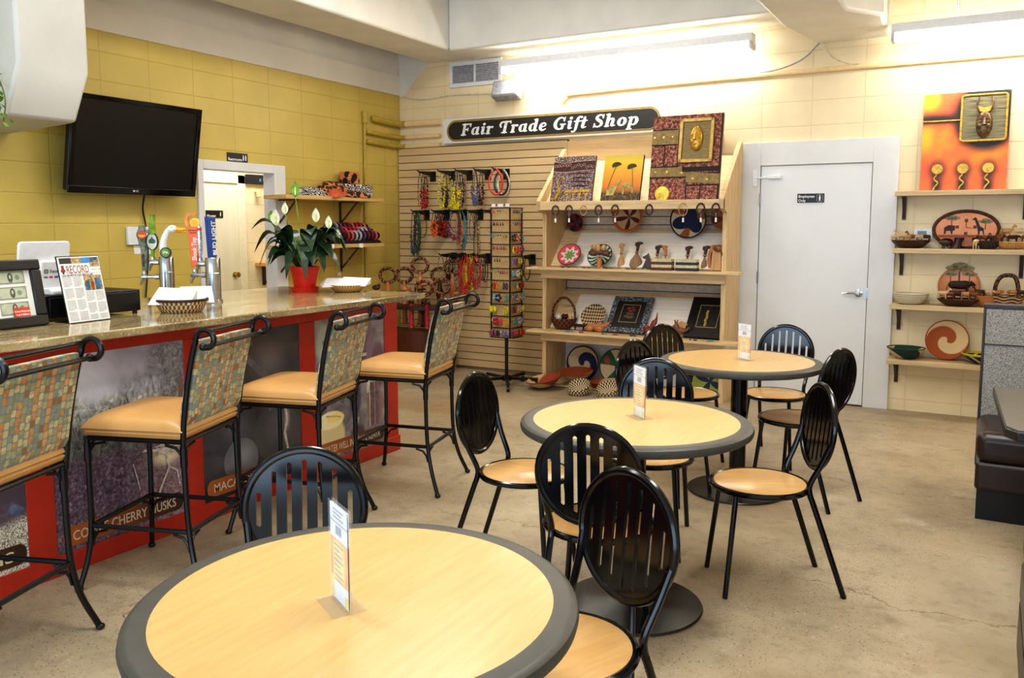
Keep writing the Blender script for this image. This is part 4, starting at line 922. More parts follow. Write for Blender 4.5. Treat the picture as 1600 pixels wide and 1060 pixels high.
def make_chair():
    o = thing('cafe_chair', 'chair', 'chair', group='black café chairs')
    MB().lathe([(0,CSEAT-.02),(.188,CSEAT-.02),(.19,CSEAT-.004),(.182,CSEAT),(0,CSEAT)], 48).build('seat', SEATW, o)
    MB().ring((0,0,CSEAT-.011), .194, .0125, 48, 8).build('seat_rim', BLACK, o)
    zc, a, tilt = .672, .172, .10; yc = -.235
    Mb = TR(0,yc,zc) @ RX(tilt)     # tilt leans the top backwards
    MB().ring((0,0,0), a, .0125, 48, 10, Mb, axis='Y').build('back_frame', BLACK, o)
    s = MB(); hw = .0072; pit = .044; cuts = [(-3+k)*pit for k in range(7)]
    r_in = a-.005; rs = a-.032
    def zz(x, r): return math.sqrt(max(0, r*r-x*x))
    edges = [-r_in] + [e for c_ in cuts for e in (c_-hw, c_+hw)] + [r_in]
    for i in range(0, len(edges), 2):
        x0, x1 = edges[i], edges[i+1]; N_ = 8; xs = [x0+(x1-x0)*k/N_ for k in range(N_+1)]
        s.prism([(x,-zz(x,r_in)) for x in xs] + [(x,zz(x,r_in)) for x in reversed(xs)], -.005, .005, Mb @ FY)
    for c_ in cuts:
        for sg in (1,-1):
            s.prism([(c_-hw,sg*zz(c_,rs)),(c_,sg*(zz(c_,rs)+.005)),(c_+hw,sg*zz(c_,rs)),(c_+hw,sg*zz(c_+hw,r_in)),(c_-hw,sg*zz(c_-hw,r_in))], -.005, .005, Mb @ FY)
    s.build('backrest', mat('back_black',(6,6,8),.12,var=.15,spec=.6), o)
    for sx in (-1,1):
        MB().tube([(sx*.125,.13,CSEAT-.022),(sx*.158,.172,.0)], [.0115,.0105], 10).build('leg', BLACK, o)
        p = [(sx*.160,-.308,0),(sx*.151,-.222,.25),(sx*.145,-.175,.385),(sx*.142,-.160,.43),(sx*.143,-.161,.47),(sx*.154,-.200,.555),(sx*.167,yc+.004,.64)]
        MB().tube(curve_pts(p,4), .0115, 10).build('leg', BLACK, o)
    return o
ch = make_chair()
for i, (x, y, th, lab) in enumerate(CHAIRS):
    o = ch if i == 0 else dup(ch); o.location = (x,y,0); o.rotation_euler = (0,0,th); o['label'] = lab
# ---- menu holders
def make_holder():
    o = thing('menu_holder', 'holder', 'menu holder', group='menu holders on the café tables')
    MB().bx(-.052,.052,-.035,.035,0,.003).bx(-.052,.052,-.0045,-.003,.003,.205).bx(-.052,.052,.003,.0045,.003,.205).build('acrylic_stand', CLEAR, o)
    c = MB(); F2 = FY
    for sg, MM in ((1,TR(0,-.0012,0) @ FY),(-1,TR(0,.0012,0) @ RZ(PI) @ FY)):
        P = lambda x0,x1,z0,z1,k,d: c.m(k).prism([(x0,z0),(x1,z0),(x1,z1),(x0,z1)], 0, d, MM)
        P(-.048,.048,.006,.20,0,.0008); P(-.048,.048,.045,.132,1,.001); P(-.032,.032,.05,.128,2,.0012); P(-.048,-.03,.006,.05,2,.0012); P(.03,.048,.006,.03,2,.0012)
        P(-.048,.048,.165,.167,3,.0012); P(-.016,.016,.142,.160,4,.0012)
        for k in range(7): P(-.026,.026-.01*(k % 3),.056+k*.0105,.059+k*.0105,4,.0014)
        for k in range(3): P(-.03,.028-.012*(k % 2),.174+k*.008,.177+k*.008,4,.0012)
    c.build('menu_card', [PAPER, mat('card_orange',(244,186,120),.6,var=.08), mat('card_yellow',(246,222,150),.6,var=.06), mat('card_line',(150,170,190),.6), INKL], o)
    return o
mh = make_holder()
for i, (x, y, th, lab) in enumerate(HOLDERS):
    o = mh if i == 0 else dup(mh); o.location = (x,y,.7505); o.rotation_euler = (0,0,th); o['label'] = lab
# ================================================================ booth at the right
def booth_fabric():
    t = NT('booth_fabric'); f = t.voro(150, t.mapping((1,1,1.6))); g = t.noise(140, 2)
    return t.done(t.ramp(t.math('ADD', t.math('MULTIPLY', f, .6), t.math('MULTIPLY', g, .5)), [(.34,(92,88,84)),(.48,(136,132,127)),(.62,(166,162,156))]), .85)
BF = booth_fabric(); BRN = mat('brown_vinyl',(48,34,28),.32,var=.12,scale=8); BPIP = mat('booth_piping',(58,50,54),.5)
def booth(label, x0, x1, y, th, w=.62, h=1.055):
    # local: seat faces -y, back panel at +y
    o = thing('booth_bench', label, 'booth', (x0,y,0), th); W = x1-x0
    MB().bx(.012,W,.04,w,0,.16).build('plinth', PLAST, o)
    s = MB().bx(0,W,0,w-.1,.16,.31); s.build('seat_base', BRN, o, .02)
    MB().bx(-.004,W,-.012,w-.1,.305,.465).build('seat_cushion', BRN, o, .05, seg=4)
    MB().bx(0,W,w-.1,w,.16,h).build('back_panel', BF, o, .012)
    MB().bx(.004,W,w-.106,w-.098,.845,.85).build('back_seam', BPIP, o)
    MB().bx(-.006,W,w-.104,w+.004,h-.012,h+.012).bx(-.006,.008,w-.104,w+.004,.16,h).build('back_piping', BPIP, o, .004)
    return o
booth('grey and brown booth bench facing the camera at the right edge', -.012, 1.35, 4.79, 0)
booth('second brown booth bench, only its end showing at the right edge', 1.5, 2.845, 3.45, PI)
bt = thing('booth_table', 'dark grey booth table with black edge at the right', 'table', (.09,3.56,0))
c = .11
MB().prism([(0,c*1.0),(.02,.02),(c,0),(1.3,0),(1.3,.93),(.0,.93)] if 0 else [(-.005,.06),(.03,0),(1.3,0),(1.3,.93),(-.045,.93)], .715, .7505).build('tabletop', mat('slate_top',(78,74,70),.35,var=.1), bt, .002)
MB().prism([(-.009,.058),(.028,-.004),(1.3,-.004),(1.3,.934),(-.049,.934)], .706, .745).build('table_edge', mat('black_edge',(34,34,34)), bt, .006)
MB().bx(.45,.55,.4,.5,.0,.71).bx(.25,.75,.25,.65,0,.03).build('pedestal', BLACK, bt, .005)
# ================================================================ gift shop: slatwall
def slat_mat():
    t = NT('slatwall_tan'); c = t.ramp(t.noise(2.2,4,t.mapping((1,1,5))), [(.3,(206,176,130)),(.7,(217,190,146))]); return t.done(c, .5)
YS = 7.40
sw = MB(); k = 0; z = .03
while z < 2.31:
    sw.m(0).bx(-5.59,-3.585,YS,YS+.012,z,min(z+.0685,2.318)); z += .0762
sw.m(1).bx(-5.59,-3.585,YS+.012,D,.02,2.318)
struct('wall_panel', sw, [slat_mat(), mat('slat_groove',(92,64,36),.7)])
# sign over the gift shop
o = thing('shop_sign', 'long white sign reading Fair Trade Gift Shop in a black pill shape', 'sign')
Ms = TR(0,7.385,0) @ FY
MB().prism([(-4.985,2.335),(-2.62,2.335),(-2.62,2.585),(-4.985,2.585)], 0, .02, Ms).build('board', WHITEP, o, .002)
pill = lambda r, w: [(x-w/2+r if 0 else x, y) for x, y in [(w/2-r+r*math.cos(math.radians(a)), r*math.sin(math.radians(a))) for a in range(-90,91,6)] + [(-w/2+r+r*math.cos(math.radians(a)), r*math.sin(math.radians(a))) for a in range(90,271,6)]]
cx, cz = -3.79, 2.458
p = MB(); p.m(0).prism(pill(.108,2.30), .02, .0215, Ms @ TR(cx,cz,0)); p.m(1).prism(pill(.1,2.284), .0215, .0222, Ms @ TR(cx,cz,0)); p.m(0).prism(pill(.096,2.276), .0222, .0228, Ms @ TR(cx,cz,0)); p.m(1).prism(pill(.088,2.26), .0228, .0235, Ms @ TR(cx,cz,0))
p.build('pill_panel', [mat('sign_gold',(176,150,84),.5,var=.05), mat('sign_face',(38,34,32),.45,var=.05)], o)
# fat rounded italic letters drawn as brush strokes (x, y, half width)
GL = {
'F':(.80,[[(.24,.08,.11),(.24,.92,.11)],[(.08,.055,.055),(.42,.055,.055)],[(.06,.94,.055),(.70,.93,.065)],[(.70,.95,.06),(.72,.74,.05)],[(.24,.5,.06),(.52,.5,.06)],[(.54,.62,.045),(.54,.38,.045)]]),
'a':(.74,[[(.50,.58,.07),(.34,.62,.05),(.19,.52,.09),(.15,.32,.11),(.20,.14,.09),(.32,.06,.05),(.46,.16,.05)],[(.54,.60,.10),(.51,.16,.11),(.56,.06,.06),(.68,.08,.05)]]),
'i':(.44,[[(.08,.60,.05),(.22,.60,.09)],[(.22,.58,.11),(.20,.14,.11),(.25,.06,.06),(.38,.09,.05)],[(.24,.86,.11),(.25,.86,.11)]]),
'r':(.58,[[(.06,.60,.05),(.2,.60,.08)],[(.21,.58,.11),(.19,.08,.11)],[(.07,.05,.05),(.34,.05,.05)],[(.24,.42,.05),(.34,.58,.06),(.47,.57,.10)]]),
'T':(.90,[[(.16,.52,.06),(.08,.66,.08),(.13,.86,.08),(.30,.92,.07),(.84,.93,.06)],[(.84,.95,.06),(.86,.80,.05)],[(.50,.9,.11),(.47,.08,.115)],[(.28,.05,.05),(.66,.05,.05)]]),
'd':(.76,[[(.48,.58,.06),(.34,.62,.05),(.19,.52,.09),(.15,.32,.11),(.20,.14,.09),(.32,.06,.05),(.46,.16,.05)],[(.40,.94,.05),(.55,.94,.08)],[(.56,.92,.11),(.52,.16,.11),(.57,.06,.06),(.70,.08,.05)]]),
'e':(.64,[[(.16,.30,.05),(.46,.38,.05),(.50,.50,.07),(.38,.62,.06),(.21,.54,.09),(.14,.34,.11),(.20,.14,.10),(.36,.05,.07),(.54,.14,.05)]]),
'G':(.96,[[(.74,.70,.06),(.72,.84,.06),(.52,.95,.06),(.30,.86,.09),(.16,.62,.12),(.16,.34,.12),(.30,.12,.09),(.50,.05,.06),(.66,.10,.07)],[(.70,.38,.10),(.67,.10,.10)],[(.52,.42,.05),(.86,.42,.05)],[(.78,.96,.04),(.76,.70,.045)]]),
'f':(.50,[[(.02,-.20,.07),(.14,-.22,.06),(.24,-.05,.09),(.27,.5,.11),(.30,.80,.10),(.40,.93,.06),(.54,.88,.08)],[(.08,.58,.05),(.48,.58,.05)]]),
't':(.48,[[(.26,.86,.07),(.24,.6,.11),(.20,.18,.11),(.27,.06,.07),(.42,.11,.045)],[(.06,.60,.05),(.44,.60,.05)]]),
'S':(.76,[[(.62,.72,.05),(.58,.88,.06),(.42,.95,.06),(.24,.87,.09),(.20,.70,.11),(.36,.54,.11),(.52,.42,.11),(.58,.24,.10),(.46,.09,.08),(.28,.05,.06),(.14,.14,.06),(.10,.30,.05)],[(.64,.96,.04),(.63,.70,.04)],[(.08,.02,.04),(.10,.30,.04)]]),
'h':(.82,[[(.06,.94,.05),(.2,.94,.08)],[(.22,.92,.11),(.19,.08,.11)],[(.07,.05,.05),(.32,.05,.05)],[(.24,.42,.05),(.38,.60,.07),(.54,.56,.10),(.55,.36,.11),(.53,.14,.11),(.58,.06,.06),(.72,.09,.05)]]),
'o':(.70,[[(.34,.62,.06),(.20,.54,.09),(.14,.33,.115),(.20,.13,.09),(.34,.05,.06),(.49,.13,.09),(.55,.33,.115),(.49,.54,.09),(.34,.62,.06)]]),
'p':(.80,[[(.06,.60,.05),(.2,.60,.08)],[(.22,.58,.11),(.17,-.22,.11)],[(.04,-.26,.05),(.34,-.26,.05)],[(.26,.48,.05),(.40,.62,.06),(.55,.54,.09),(.61,.34,.115),(.54,.13,.09),(.40,.05,.06),(.26,.14,.05)]]),
}
def brush(mb, strokes, x0, M, S, sh):
    k = 0
    def face(poly):
        nonlocal k
        k += 1; mb.add([(a, b, .0006+k*4e-5) for a, b in poly], [tuple(range(len(poly)))], M)
    for st_ in strokes:
        P = []
        pts = curve_pts([(a,b,c) for a,b,c in st_], 4) if len(st_) > 2 else [Vector(q) for q in st_]
        for q in pts: P.append((q.x,q.y,q.z))
        f = lambda x, y: ((x0+x+sh*y)*S, y*S)
        for (x,y,r) in P[::2]+[P[-1]]: face([f(x+r*math.cos(a*PI/6), y+r*math.sin(a*PI/6)) for a in range(12)])
        for (x,y,r),(X,Y,Q) in zip(P, P[1:]):
            d = math.hypot(X-x, Y-y)
            if d < 1e-6: continue
            nx, ny = -(Y-y)/d, (X-x)/d
            face([f(x-nx*r,y-ny*r), f(X-nx*Q,Y-ny*Q), f(X+nx*Q,Y+ny*Q), f(x+nx*r,y+ny*r)])
lt = MB(); words = 'Fair Trade Gift Shop'; S_ = .118; adv = 0
tot = sum(.42 if c == ' ' else GL[c][0] for c in words)
Mw = Ms @ TR(cx-.985,cz-.052,.0235); Sx = 1.93/(tot*S_)
for c in words:
    if c == ' ': adv += .42; continue
    brush(lt, GL[c][1], adv, Mw @ Matrix.Diagonal((Sx,1,1,1)), S_, .18); adv += GL[c][0]
lt.build('lettering', mat('sign_white',(235,235,235)), o)
# ---- hooks and necklaces
HOOKS = []
HK = mat('hook_black',(22,20,20),.4)
def make_hook():
    o = thing('slatwall_hook', 'hook', 'hook', group='black display hooks on the slatted wall')
    MB().bx(-.035,.035,-.008,0,-.045,.06).prism([(-.27,.05),(-.008,.058),(-.008,.0),(-.25,.036)], -.006, .006, Matrix(((0,0,1,0),(1,0,0,0),(0,1,0,0),(0,0,0,1)))).tube([(0,-.265,.045),(0,-.285,.06)], .006, 6).build('bracket', HK, o); return o
hk = make_hook(); nh = 0
ROWS = [('top', 2.0, (-5.14,-4.895,-4.685,-4.465,-4.25)), ('middle', 1.60, (-5.225,-4.97,-4.755,-4.56,-4.375,-4.20)), ('bottom', 1.155, (-4.885,-4.77,-4.62,-4.465,-4.18,-3.955))]
for rn, z, xs in ROWS:
    for j, x in enumerate(xs):
        o = hk if nh == 0 else dup(hk); nh += 1
        o.location = (x,YS,z); o['label'] = 'black display hook on the slatted wall, %s from the corner, %s row' % (ordn[j], rn)
BC = {'beige':(206,170,120),'red':(190,40,36),'maroon':(84,26,26),'yellow':(226,200,30),'dark purple':(70,50,58),'multicoloured':(170,110,90),'navy':(44,44,72),'steel blue':(90,96,130),'brown':(96,54,38),'scarlet':(214,60,40),'black and red':(52,28,30),'ivory':(224,214,190),'slate':(84,88,96),'green':(30,92,66),'olive brown':(92,76,54),'orange':(232,100,44),'rust':(140,54,34),'dark green':(62,76,58),'plum':(138,64,96),'lilac':(120,104,140),'peach':(226,150,92),'teal':(70,140,150),'silver grey':(168,164,164),'tan':(200,160,110),'charcoal':(52,50,50),'blue and white':(130,160,176),'gold':(214,160,60),'crimson':(178,44,60)}
BM = {k: mat('bead_'+k.replace(' ','_'), c, .35, var=.35, scale=90) for k, c in BC.items()}
CORD = mat('necklace_cord',(60,48,44),.7)
def necklace(col, hx, fr, z0, drop, style, wd):
    # hangs over the arm at local y; loop lies across x so it reads as two strands
    m = MB(); n_ = 18; y = -.265+.25*fr
    pts = []
    for i in range(n_*2+1):
        u = i/(n_*2); s_ = u*2-1
        x = wd*.5*math.sin(PI*(1-abs(s_))**.6)*(1 if s_ > 0 else -1)*(1.0 if style != 'v' else .8)
        yy = .012*math.sin(PI*abs(s_)) * (1 if s_ > 0 else -1)
        pts.append(Vector((x*.8, yy+x*.5, -drop*(1-abs(s_)**1.25) if 0 else -drop*math.cos(s_*PI/2)**.8)))
    if style == 'rope':
        m.tube(pts, .010, 7)
    else:
        m.m(1).tube(pts, .0022 if style == 'bead' else .004, 5); m.m(0)
        for i, q in enumerate(pts):
            if style == 'bead':
                if q.z < -drop*.12:
                    for e in (0,1): m.ell(q+Vector((R_.uniform(-.007,.007),R_.uniform(-.006,.006),R_.uniform(-.008,.008)-e*drop*.018)), R_.uniform(.0065,.0125), 6, 4)
            elif style == 'low':
                if q.z < -drop*.45:
                    for e in range(3): m.ell(q+Vector((R_.uniform(-.016,.016),R_.uniform(-.010,.010),R_.uniform(-.02,.02))), R_.uniform(.007,.013), 6, 4)
            elif style == 'fine' and i % 2: m.ell(q, .006, 5, 4)
            elif style == 'multi': pass
    if style == 'multi':
        for e in range(5): m.tube([p_+Vector((R_.uniform(-.012,.012)*(1 if p_.z < -.05 else .2), R_.uniform(-.004,.004), -.02*e*(p_.z/-drop))) for p_ in pts], .005, 5)
    return m, Vector((hx, YS+y, z0))
NK = [ # row, hook index, fraction out->in, colour, style, drop, width
 ('top',0,.10,'beige','fine',.37,.03),('top',0,.34,'red','low',.36,.03),('top',0,.50,'maroon','bead',.36,.03),
 ('top',1,.22,'yellow','bead',.37,.05),('top',1,.50,'dark purple','low',.35,.03),('top',1,.80,'yellow','bead',.36,.05),
 ('top',2,.02,'yellow','low',.37,.05),('top',2,.20,'multicoloured','low',.36,.04),('top',2,.42,'navy','bead',.35,.035),('top',2,.58,'yellow','fine',.36,.03),
 ('top',3,.04,'steel blue','low',.34,.04),('top',3,.12,'yellow','fine',.37,.03),('top',3,.50,'brown','low',.33,.03),
 ('top',4,.20,'scarlet','rope',.25,.13),('top',4,.62,'black and red','rope',.25,.13),('top',4,.80,'ivory','rope',.25,.11),
 ('middle',0,.06,'slate','low',.44,.03),('middle',0,.25,'olive brown','bead',.40,.03),('middle',0,.36,'green','multi',.38,.04),('middle',0,.72,'brown','fine',.28,.08),
 ('middle',1,.12,'orange','low',.24,.04),('middle',1,.30,'rust','low',.24,.04),('middle',1,.46,'maroon','bead',.24,.04),('middle',1,.62,'red','low',.24,.04),('middle',1,.80,'rust','low',.25,.05),('middle',1,.95,'dark green','low',.26,.04),
 ('middle',2,.28,'plum','low',.28,.12),('middle',2,.40,'lilac','fine',.22,.10),('middle',2,.66,'peach','multi',.31,.05),('middle',2,.86,'teal','multi',.31,.08),
 ('middle',3,.30,'silver grey','fine',.31,.06),('middle',3,.44,'lilac','fine',.30,.05),('middle',3,.70,'tan','fine',.62,.03),('middle',3,.78,'beige','bead',.50,.025),
 ('middle',5,.20,'charcoal','fine',.22,.09),('middle',5,.42,'dark green','fine',.24,.08),
 ('bottom',0,.08,'beige','fine',.20,.05),('bottom',0,.60,'silver grey','fine',.20,.04),('bottom',0,.80,'charcoal','low',.32,.03),
 ('bottom',1,.55,'blue and white','low',.34,.04),('bottom',1,.84,'charcoal','fine',.30,.04),
 ('bottom',2,.18,'red','multi',.34,.09),('bottom',2,.34,'orange','multi',.30,.06),('bottom',2,.56,'yellow','multi',.32,.06),('bottom',2,.72,'gold','multi',.28,.05),
 ('bottom',3,.10,'crimson','multi',.26,.08),('bottom',3,.40,'silver grey','fine',.26,.05),('bottom',3,.62,'charcoal','fine',.26,.04),('bottom',3,.80,'slate','fine',.28,.04),
 ('bottom',4,.35,'silver grey','fine',.26,.07),('bottom',4,.70,'slate','fine',.26,.06),('bottom',5,.6,'charcoal','fine',.24,.05)]
rowd = {r: (z, xs) for r, z, xs in ROWS}; cnt = {}
adj = {'bead':'beaded','low':'chunky beaded','rope':'rope','fine':'fine','multi':'many-stranded'}
for r, h_, fr, c, sty, dr, wd in NK:
    z0, xs = rowd[r]; m, loc = necklace(c, xs[h_], fr, z0+.05, dr, sty, wd)
    cnt[(r,h_)] = cnt.get((r,h_), 0)+1
    tag(place(m.build('necklace', [BM[c], CORD if sty != 'multi' else BM[c]]), loc), '%s %s necklace, %s from the tip of the %s %s-row hook' % (c, adj[sty], ordn[cnt[(r,h_)]-1], ordn[h_], r), 'necklace', 'necklaces on the slatted wall')
# ---- earring spinner
SPX, SPY = -3.885, 6.76
sp = thing('earring_rack', 'black rotating earring rack on a castor base before the slatted wall', 'display rack', (SPX,SPY,0), -.05)
MB().tube([(0,0,.06),(0,0,1.665)], .016, 10).build('pole', IRON, sp)
b = MB().lathe([(0,.055),(.045,.055),(.045,.10),(.02,.11),(0,.11)], 12)
b.build('hub', IRON, sp)
for k in range(5):
    a = k*2*PI/5+.3; l = MB().box((.15*math.cos(a),.15*math.sin(a),.078), (.30,.032,.026), None, a); lg_ = l.build('base_leg', IRON, sp)
    cx_, cy_ = .285*math.cos(a), .285*math.sin(a)
    MB().tube([(cx_-.012*math.sin(a),cy_+.012*math.cos(a),.026),(cx_+.012*math.sin(a),cy_-.012*math.cos(a),.026)], .026, 12).tube([(cx_,cy_,.03),(cx_,cy_,.075)], .007, 6).build('castor', PLAST, lg_)
hwS = .102; zb_, zt_ = .47, 1.66
g = MB()
for sx in (-1,1):
    for sy in (-1,1): g.tube([(sx*hwS,sy*hwS,zb_),(sx*hwS,sy*hwS,zt_)], .008, 6)
rows = [zt_-.005-i*.1095 for i in range(11)]
for z in rows+[zb_]:
    g.tube([(-hwS,-hwS,z),(hwS,-hwS,z),(hwS,hwS,z),(-hwS,hwS,z)], .0035, 5, True)
    for k in range(8):
        t_ = -hwS+.018+k*(2*hwS-.036)/7
        for (p_, d_) in (((t_,-hwS),(0,-1)),((hwS,t_),(1,0)),((-hwS,t_),(-1,0))):
            g.tube([(p_[0],p_[1],z),(p_[0]+d_[0]*.03,p_[1]+d_[1]*.03,z-.004),(p_[0]+d_[0]*.038,p_[1]+d_[1]*.038,z+.006)], .0018, 4)
g.build('wire_frame', IRON, sp)
pn = MB()
for a_ in range(4): pn.add([(-hwS+.004,-hwS+.006,zb_),(hwS-.004,-hwS+.006,zb_),(hwS-.004,-hwS+.006,zt_),(-hwS+.004,-hwS+.006,zt_)], [(0,1,2,3)], RZ(a_*PI/2))
pn.build('back_board', mat('spinner_board',(196,166,118),.6,var=.04), sp)
tp = MB()
for x, w_ in ((-.075,.04),(.0,.06),(.075,.04)): tp.bx(x-w_/2,x+w_/2,-hwS-.002,-hwS+.002,zt_+.005,zt_+.032)
tp.build('top_tags', PAPER, sp)
rr = random.Random(21); ES = 1.35
EC = ['charcoal','brown','silver grey','crimson','navy','teal','gold','ivory','lilac','orange','yellow','plum','green','scarlet','blue and white']
def earring(col, kind):
    m = MB()
    for s_ in (-1,1):
        x = s_*.011
        m.m(1).tube([(x,0,0),(x,0,-.014)], .0012, 4); m.m(0)
        if kind == 0: m.ell((x,0,-.022), (.005,.004,.008), 6, 5)
        elif kind == 1: m.ell((x,0,-.02), (.004,.004,.005), 6, 4).ell((x,0,-.033), (.006,.004,.009), 6, 5)
        elif kind == 2: m.tube([(x+.011*math.sin(a)*(.6+.4*math.cos(a/2)),0,-.036+.022*math.cos(a)) for a in [i*2*PI/12 for i in range(12)]], .0036, 5, True)
        elif kind == 3: m.ell((x*1.3,0,-.034), (.017,.005,.023), 8, 6)
        else:
            for q in range(5): m.ell((x*.3+.018*math.cos(q*1.257),-.002,-.035+.018*math.sin(q*1.257)), (.011,.004,.011), 6, 4)
    return m
proto = {}
Msp = TR(SPX,SPY,0) @ RZ(-.05)
spread = {'front':(0,7),'right':(PI/2,5),'left':(-PI/2,3)}
for fi, (a_, nn) in enumerate(((0,5),(PI/2,5),(-PI/2,2))):
    face = ('front','right','left')[fi]
    for ri, z in enumerate(rows):
        for ci in range(nn):
            if fi == 0 and rr.random() < (.12 if ri < 7 else .12): continue
            big = ri >= 6 or (fi == 1 and ri >= 2)
            kind = rr.choice((2,3,3,4,2)) if big and rr.random() < .8 else rr.choice((0,1,1))
            c = rr.choice(EC if big else EC[:7])
            key = (c,kind)
            if key not in proto: o = proto[key] = earring(c,kind).build('earring_pair', [BM[c], STEEL])
            else: o = dup(proto[key])
            x = -.088+.176*(ci+.5)/nn+rr.uniform(-.008,.008)
            M = Msp @ RZ(a_) @ TR(x,-hwS-.024,z-.002)
            o.matrix_world = M @ Matrix.Scale(1.35 if kind > 1 else 1.15, 4)
            tag(o, '%s earring pair, %s along in %s row from top, %s side of rack' % (c, ordn[ci], ordn[ri], face), 'earrings', 'earrings on the rotating rack')
# ---- carved figure cabinet in the corner behind the bar
o = thing('carving_cabinet', 'low dark wooden half-round cabinet in the corner behind the bar', 'cabinet', (-5.02,6.93,0))
poly = [(.36*math.cos(a),-.30*math.sin(a)) for a in [i*PI/20 for i in range(21)]]
MB().prism([(x,y+.1) for x, y in poly], .66, .70).build('top', DKWOOD, o, .004)
MB().prism([(x*.94,y*.92+.09) for x, y in poly], 0, .45).build('body', wood('cabinet_brown',(92,42,24),.6,.4,'Z'), o)
MB().bx(-.24,.14,-.19,-.165,.12,.60).build('opening', mat('cabinet_dark',(26,16,12),.8), o) if 0 else None
def loop_figure(k, h, s=1, bead=True):
    # carved stacked animals topped by a patterned ring
    m = MB(); r = random.Random(k)
    m.m(0).lathe([(0,0),(.04*s,0),(.045*s,.012),(.03*s,.02),(.026*s,h*.25),(.04*s,h*.3),(.03*s,h*.36),(.028*s,h*.5),(.045*s,h*.54),(.02*s,h*.6),(0,h*.6)], 10)
    m.ell((.03*s,-.01,h*.5), (.05*s,.022*s,.022*s), 8, 6).ell((-.03*s,0,h*.34), (.04*s,.02*s,.018*s), 8, 6).m(2).lathe([(.055*s,h*.43),(.066*s,h*.435),(.05*s,h*.45),(.02*s,h*.45)], 12).m(0)
    m.ell((.055*s,-.01,h*.55), (.018*s,.014*s,.018*s), 6, 5).tube([(0,0,h*.58),(0,0,h*.6+.045)], .02*s, 7)
    if bead: m.m(1).ring((0,0,h*.6+.11), .072, .017, 18, 6, axis='Y', sx=1.15)
    return m
RINGP = spots('ring_pattern',(160,104,66),(48,28,22),55); ORW = wood('orange_carved_wood',(196,126,74),.65,.45,'Z')
FIG = [((-5.33,6.85),0,1.47,ORW,'carved figure with a wide spotted ring, by the yellow wall beyond the bar end',1.0),
       ((-5.22,6.98),.485,.66,ORW,'carved figure with a small spotted ring, left on the corner cabinet',1.0),
       ((-5.05,7.02),.485,.83,ORW,'tallest ringed carving on the corner cabinet, with a tall open loop',1.0),
       ((-4.92,6.9),.485,.46,DKWOOD,'short dark carving with a ring on the corner cabinet',.9),
       ((-4.74,6.95),.485,.50,MIDWOOD,'mid brown carving with a plain ring at the right of the corner cabinet',.9)]
for (x, y), z, h, m_, lab, s_ in FIG:
    solo('carved_figure', loop_figure(int(x*100), h, s_), [m_, RINGP, DKWOOD], lab, 'carving', (x,y,z), (0,0,.4), group='ringed carvings in the corner')
for (x, z, h, lab, m_) in ((-4.96,.0,1.46,'carved pole with a dark spotted ring leaning by the slatted wall',DKWOOD),(-4.80,.0,1.60,'carved pole with an arched patterned ring nearest the hooks',ORW)):
    solo('carved_figure', loop_figure(int(h*100), h, 1.0), [m_, RINGP, DKWOOD], lab, 'carving', (x,7.24,z), (0,0,.4), group='ringed carvings in the corner')
# walking sticks leaning before the cabinet
def stick(c, top, h): 
    m = MB(); m.m(0).tube([(0,0,0),(0,.0,h*.5),(0,0,h)], [.010,.013,.016], 8); m.m(1).tube([(0,0,h*.45),(0,0,h*.98)], [.0145,.018], 8); m.m(2).ell((0,0,h+.03), (.045,.022,.026), 8, 6).ell((.03,0,h+.05), (.018,.014,.02), 6, 5); return m
SPOTY = spots('spotted_stick',(222,190,130),(110,50,34),70)
for k, (x, y, z, h, m2, lab) in enumerate(((-5.02,6.5,0,.80,SPOTY,'walking stick with pale spotted shaft leaning before the corner cabinet'),(-5.26,6.52,0,.86,DKWOOD,'dark carved walking stick by the bar end in the corner'))):
    solo('walking_stick', stick(k, 0, h), [LTWOOD, m2, ORW if k == 0 else DKWOOD], lab, 'walking stick', (x,y,z), (-.075,.03*(k-1),.2), group='walking sticks leaning on the corner cabinet')
for k, (x, c_, lab) in enumerate(((-4.99,(176,40,54),'short carved post with bright red and pink stripes on the corner cabinet'),(-4.80,(150,34,44),'short crimson carved post at the right of the corner cabinet'))):
    m = MB(); m.m(1).lathe([(0,0),(.03,0),(.022,.02),(.026,.12),(.02,.2),(.026,.24),(0,.24)], 10); m.m(0).ell((0,0,.26), (.04,.025,.028), 8, 6)
    solo('carved_post', m, [DKWOOD, mat('post_red%d' % k, c_, .4, var=.35, scale=50)], lab, 'carving', (x,6.78,.485), group='red carved posts on the corner cabinet')
# ================================================================ pine display unit
un = thing('display_unit', 'pine display unit with slanted top tray and three openings', 'display shelf')
ux0, ux1, yf = -3.62, -1.905, 6.97
for sx, a, b in ((-1,ux0,ux0+.04),(1,ux1-.04,ux1)):
    MB().prism([(yf,0),(YS-.002,0),(YS-.002,2.2),(YS-.03,2.22),(6.845,1.72),(6.845,1.64),(yf,1.60)], a, b, Matrix(((0,0,1,0),(1,0,0,0),(0,1,0,0),(0,0,0,1)))).build('side_panel', PINEV, un, .002)
    MB().bx(a-.0,b+.0,yf-.002,yf+.004,.0,1.0).build('post_face', PINEV, un) if 0 else None
bk = MB(); z = .44
while z < 1.6:
    bk.m(0).bx(ux0+.04,ux1-.04,YS+.012,YS+.024,z,z+.0685); z += .0762
bk.m(1).bx(ux0+.04,ux1-.04,YS+.024,D,.0,1.64); bk.build('slatted_back', [mat('slat_pale',(206,188,164),.55,var=.05), mat('slat_groove',(92,64,36))], un)
MB().bx(ux0-.0,-2.1,YS+.01,D,1.64,2.30).build('back_board', wood('back_board_tan',(226,190,138),.93,.5,'X'), un)
MB().bx(ux0,ux1,6.845,6.875,1.635,1.712).build('tray_front', PINE, un, .003)
MB().bx(ux0+.04,ux1-.04,6.875,YS-.004,1.64,1.66).build('tray_floor', PINE, un)
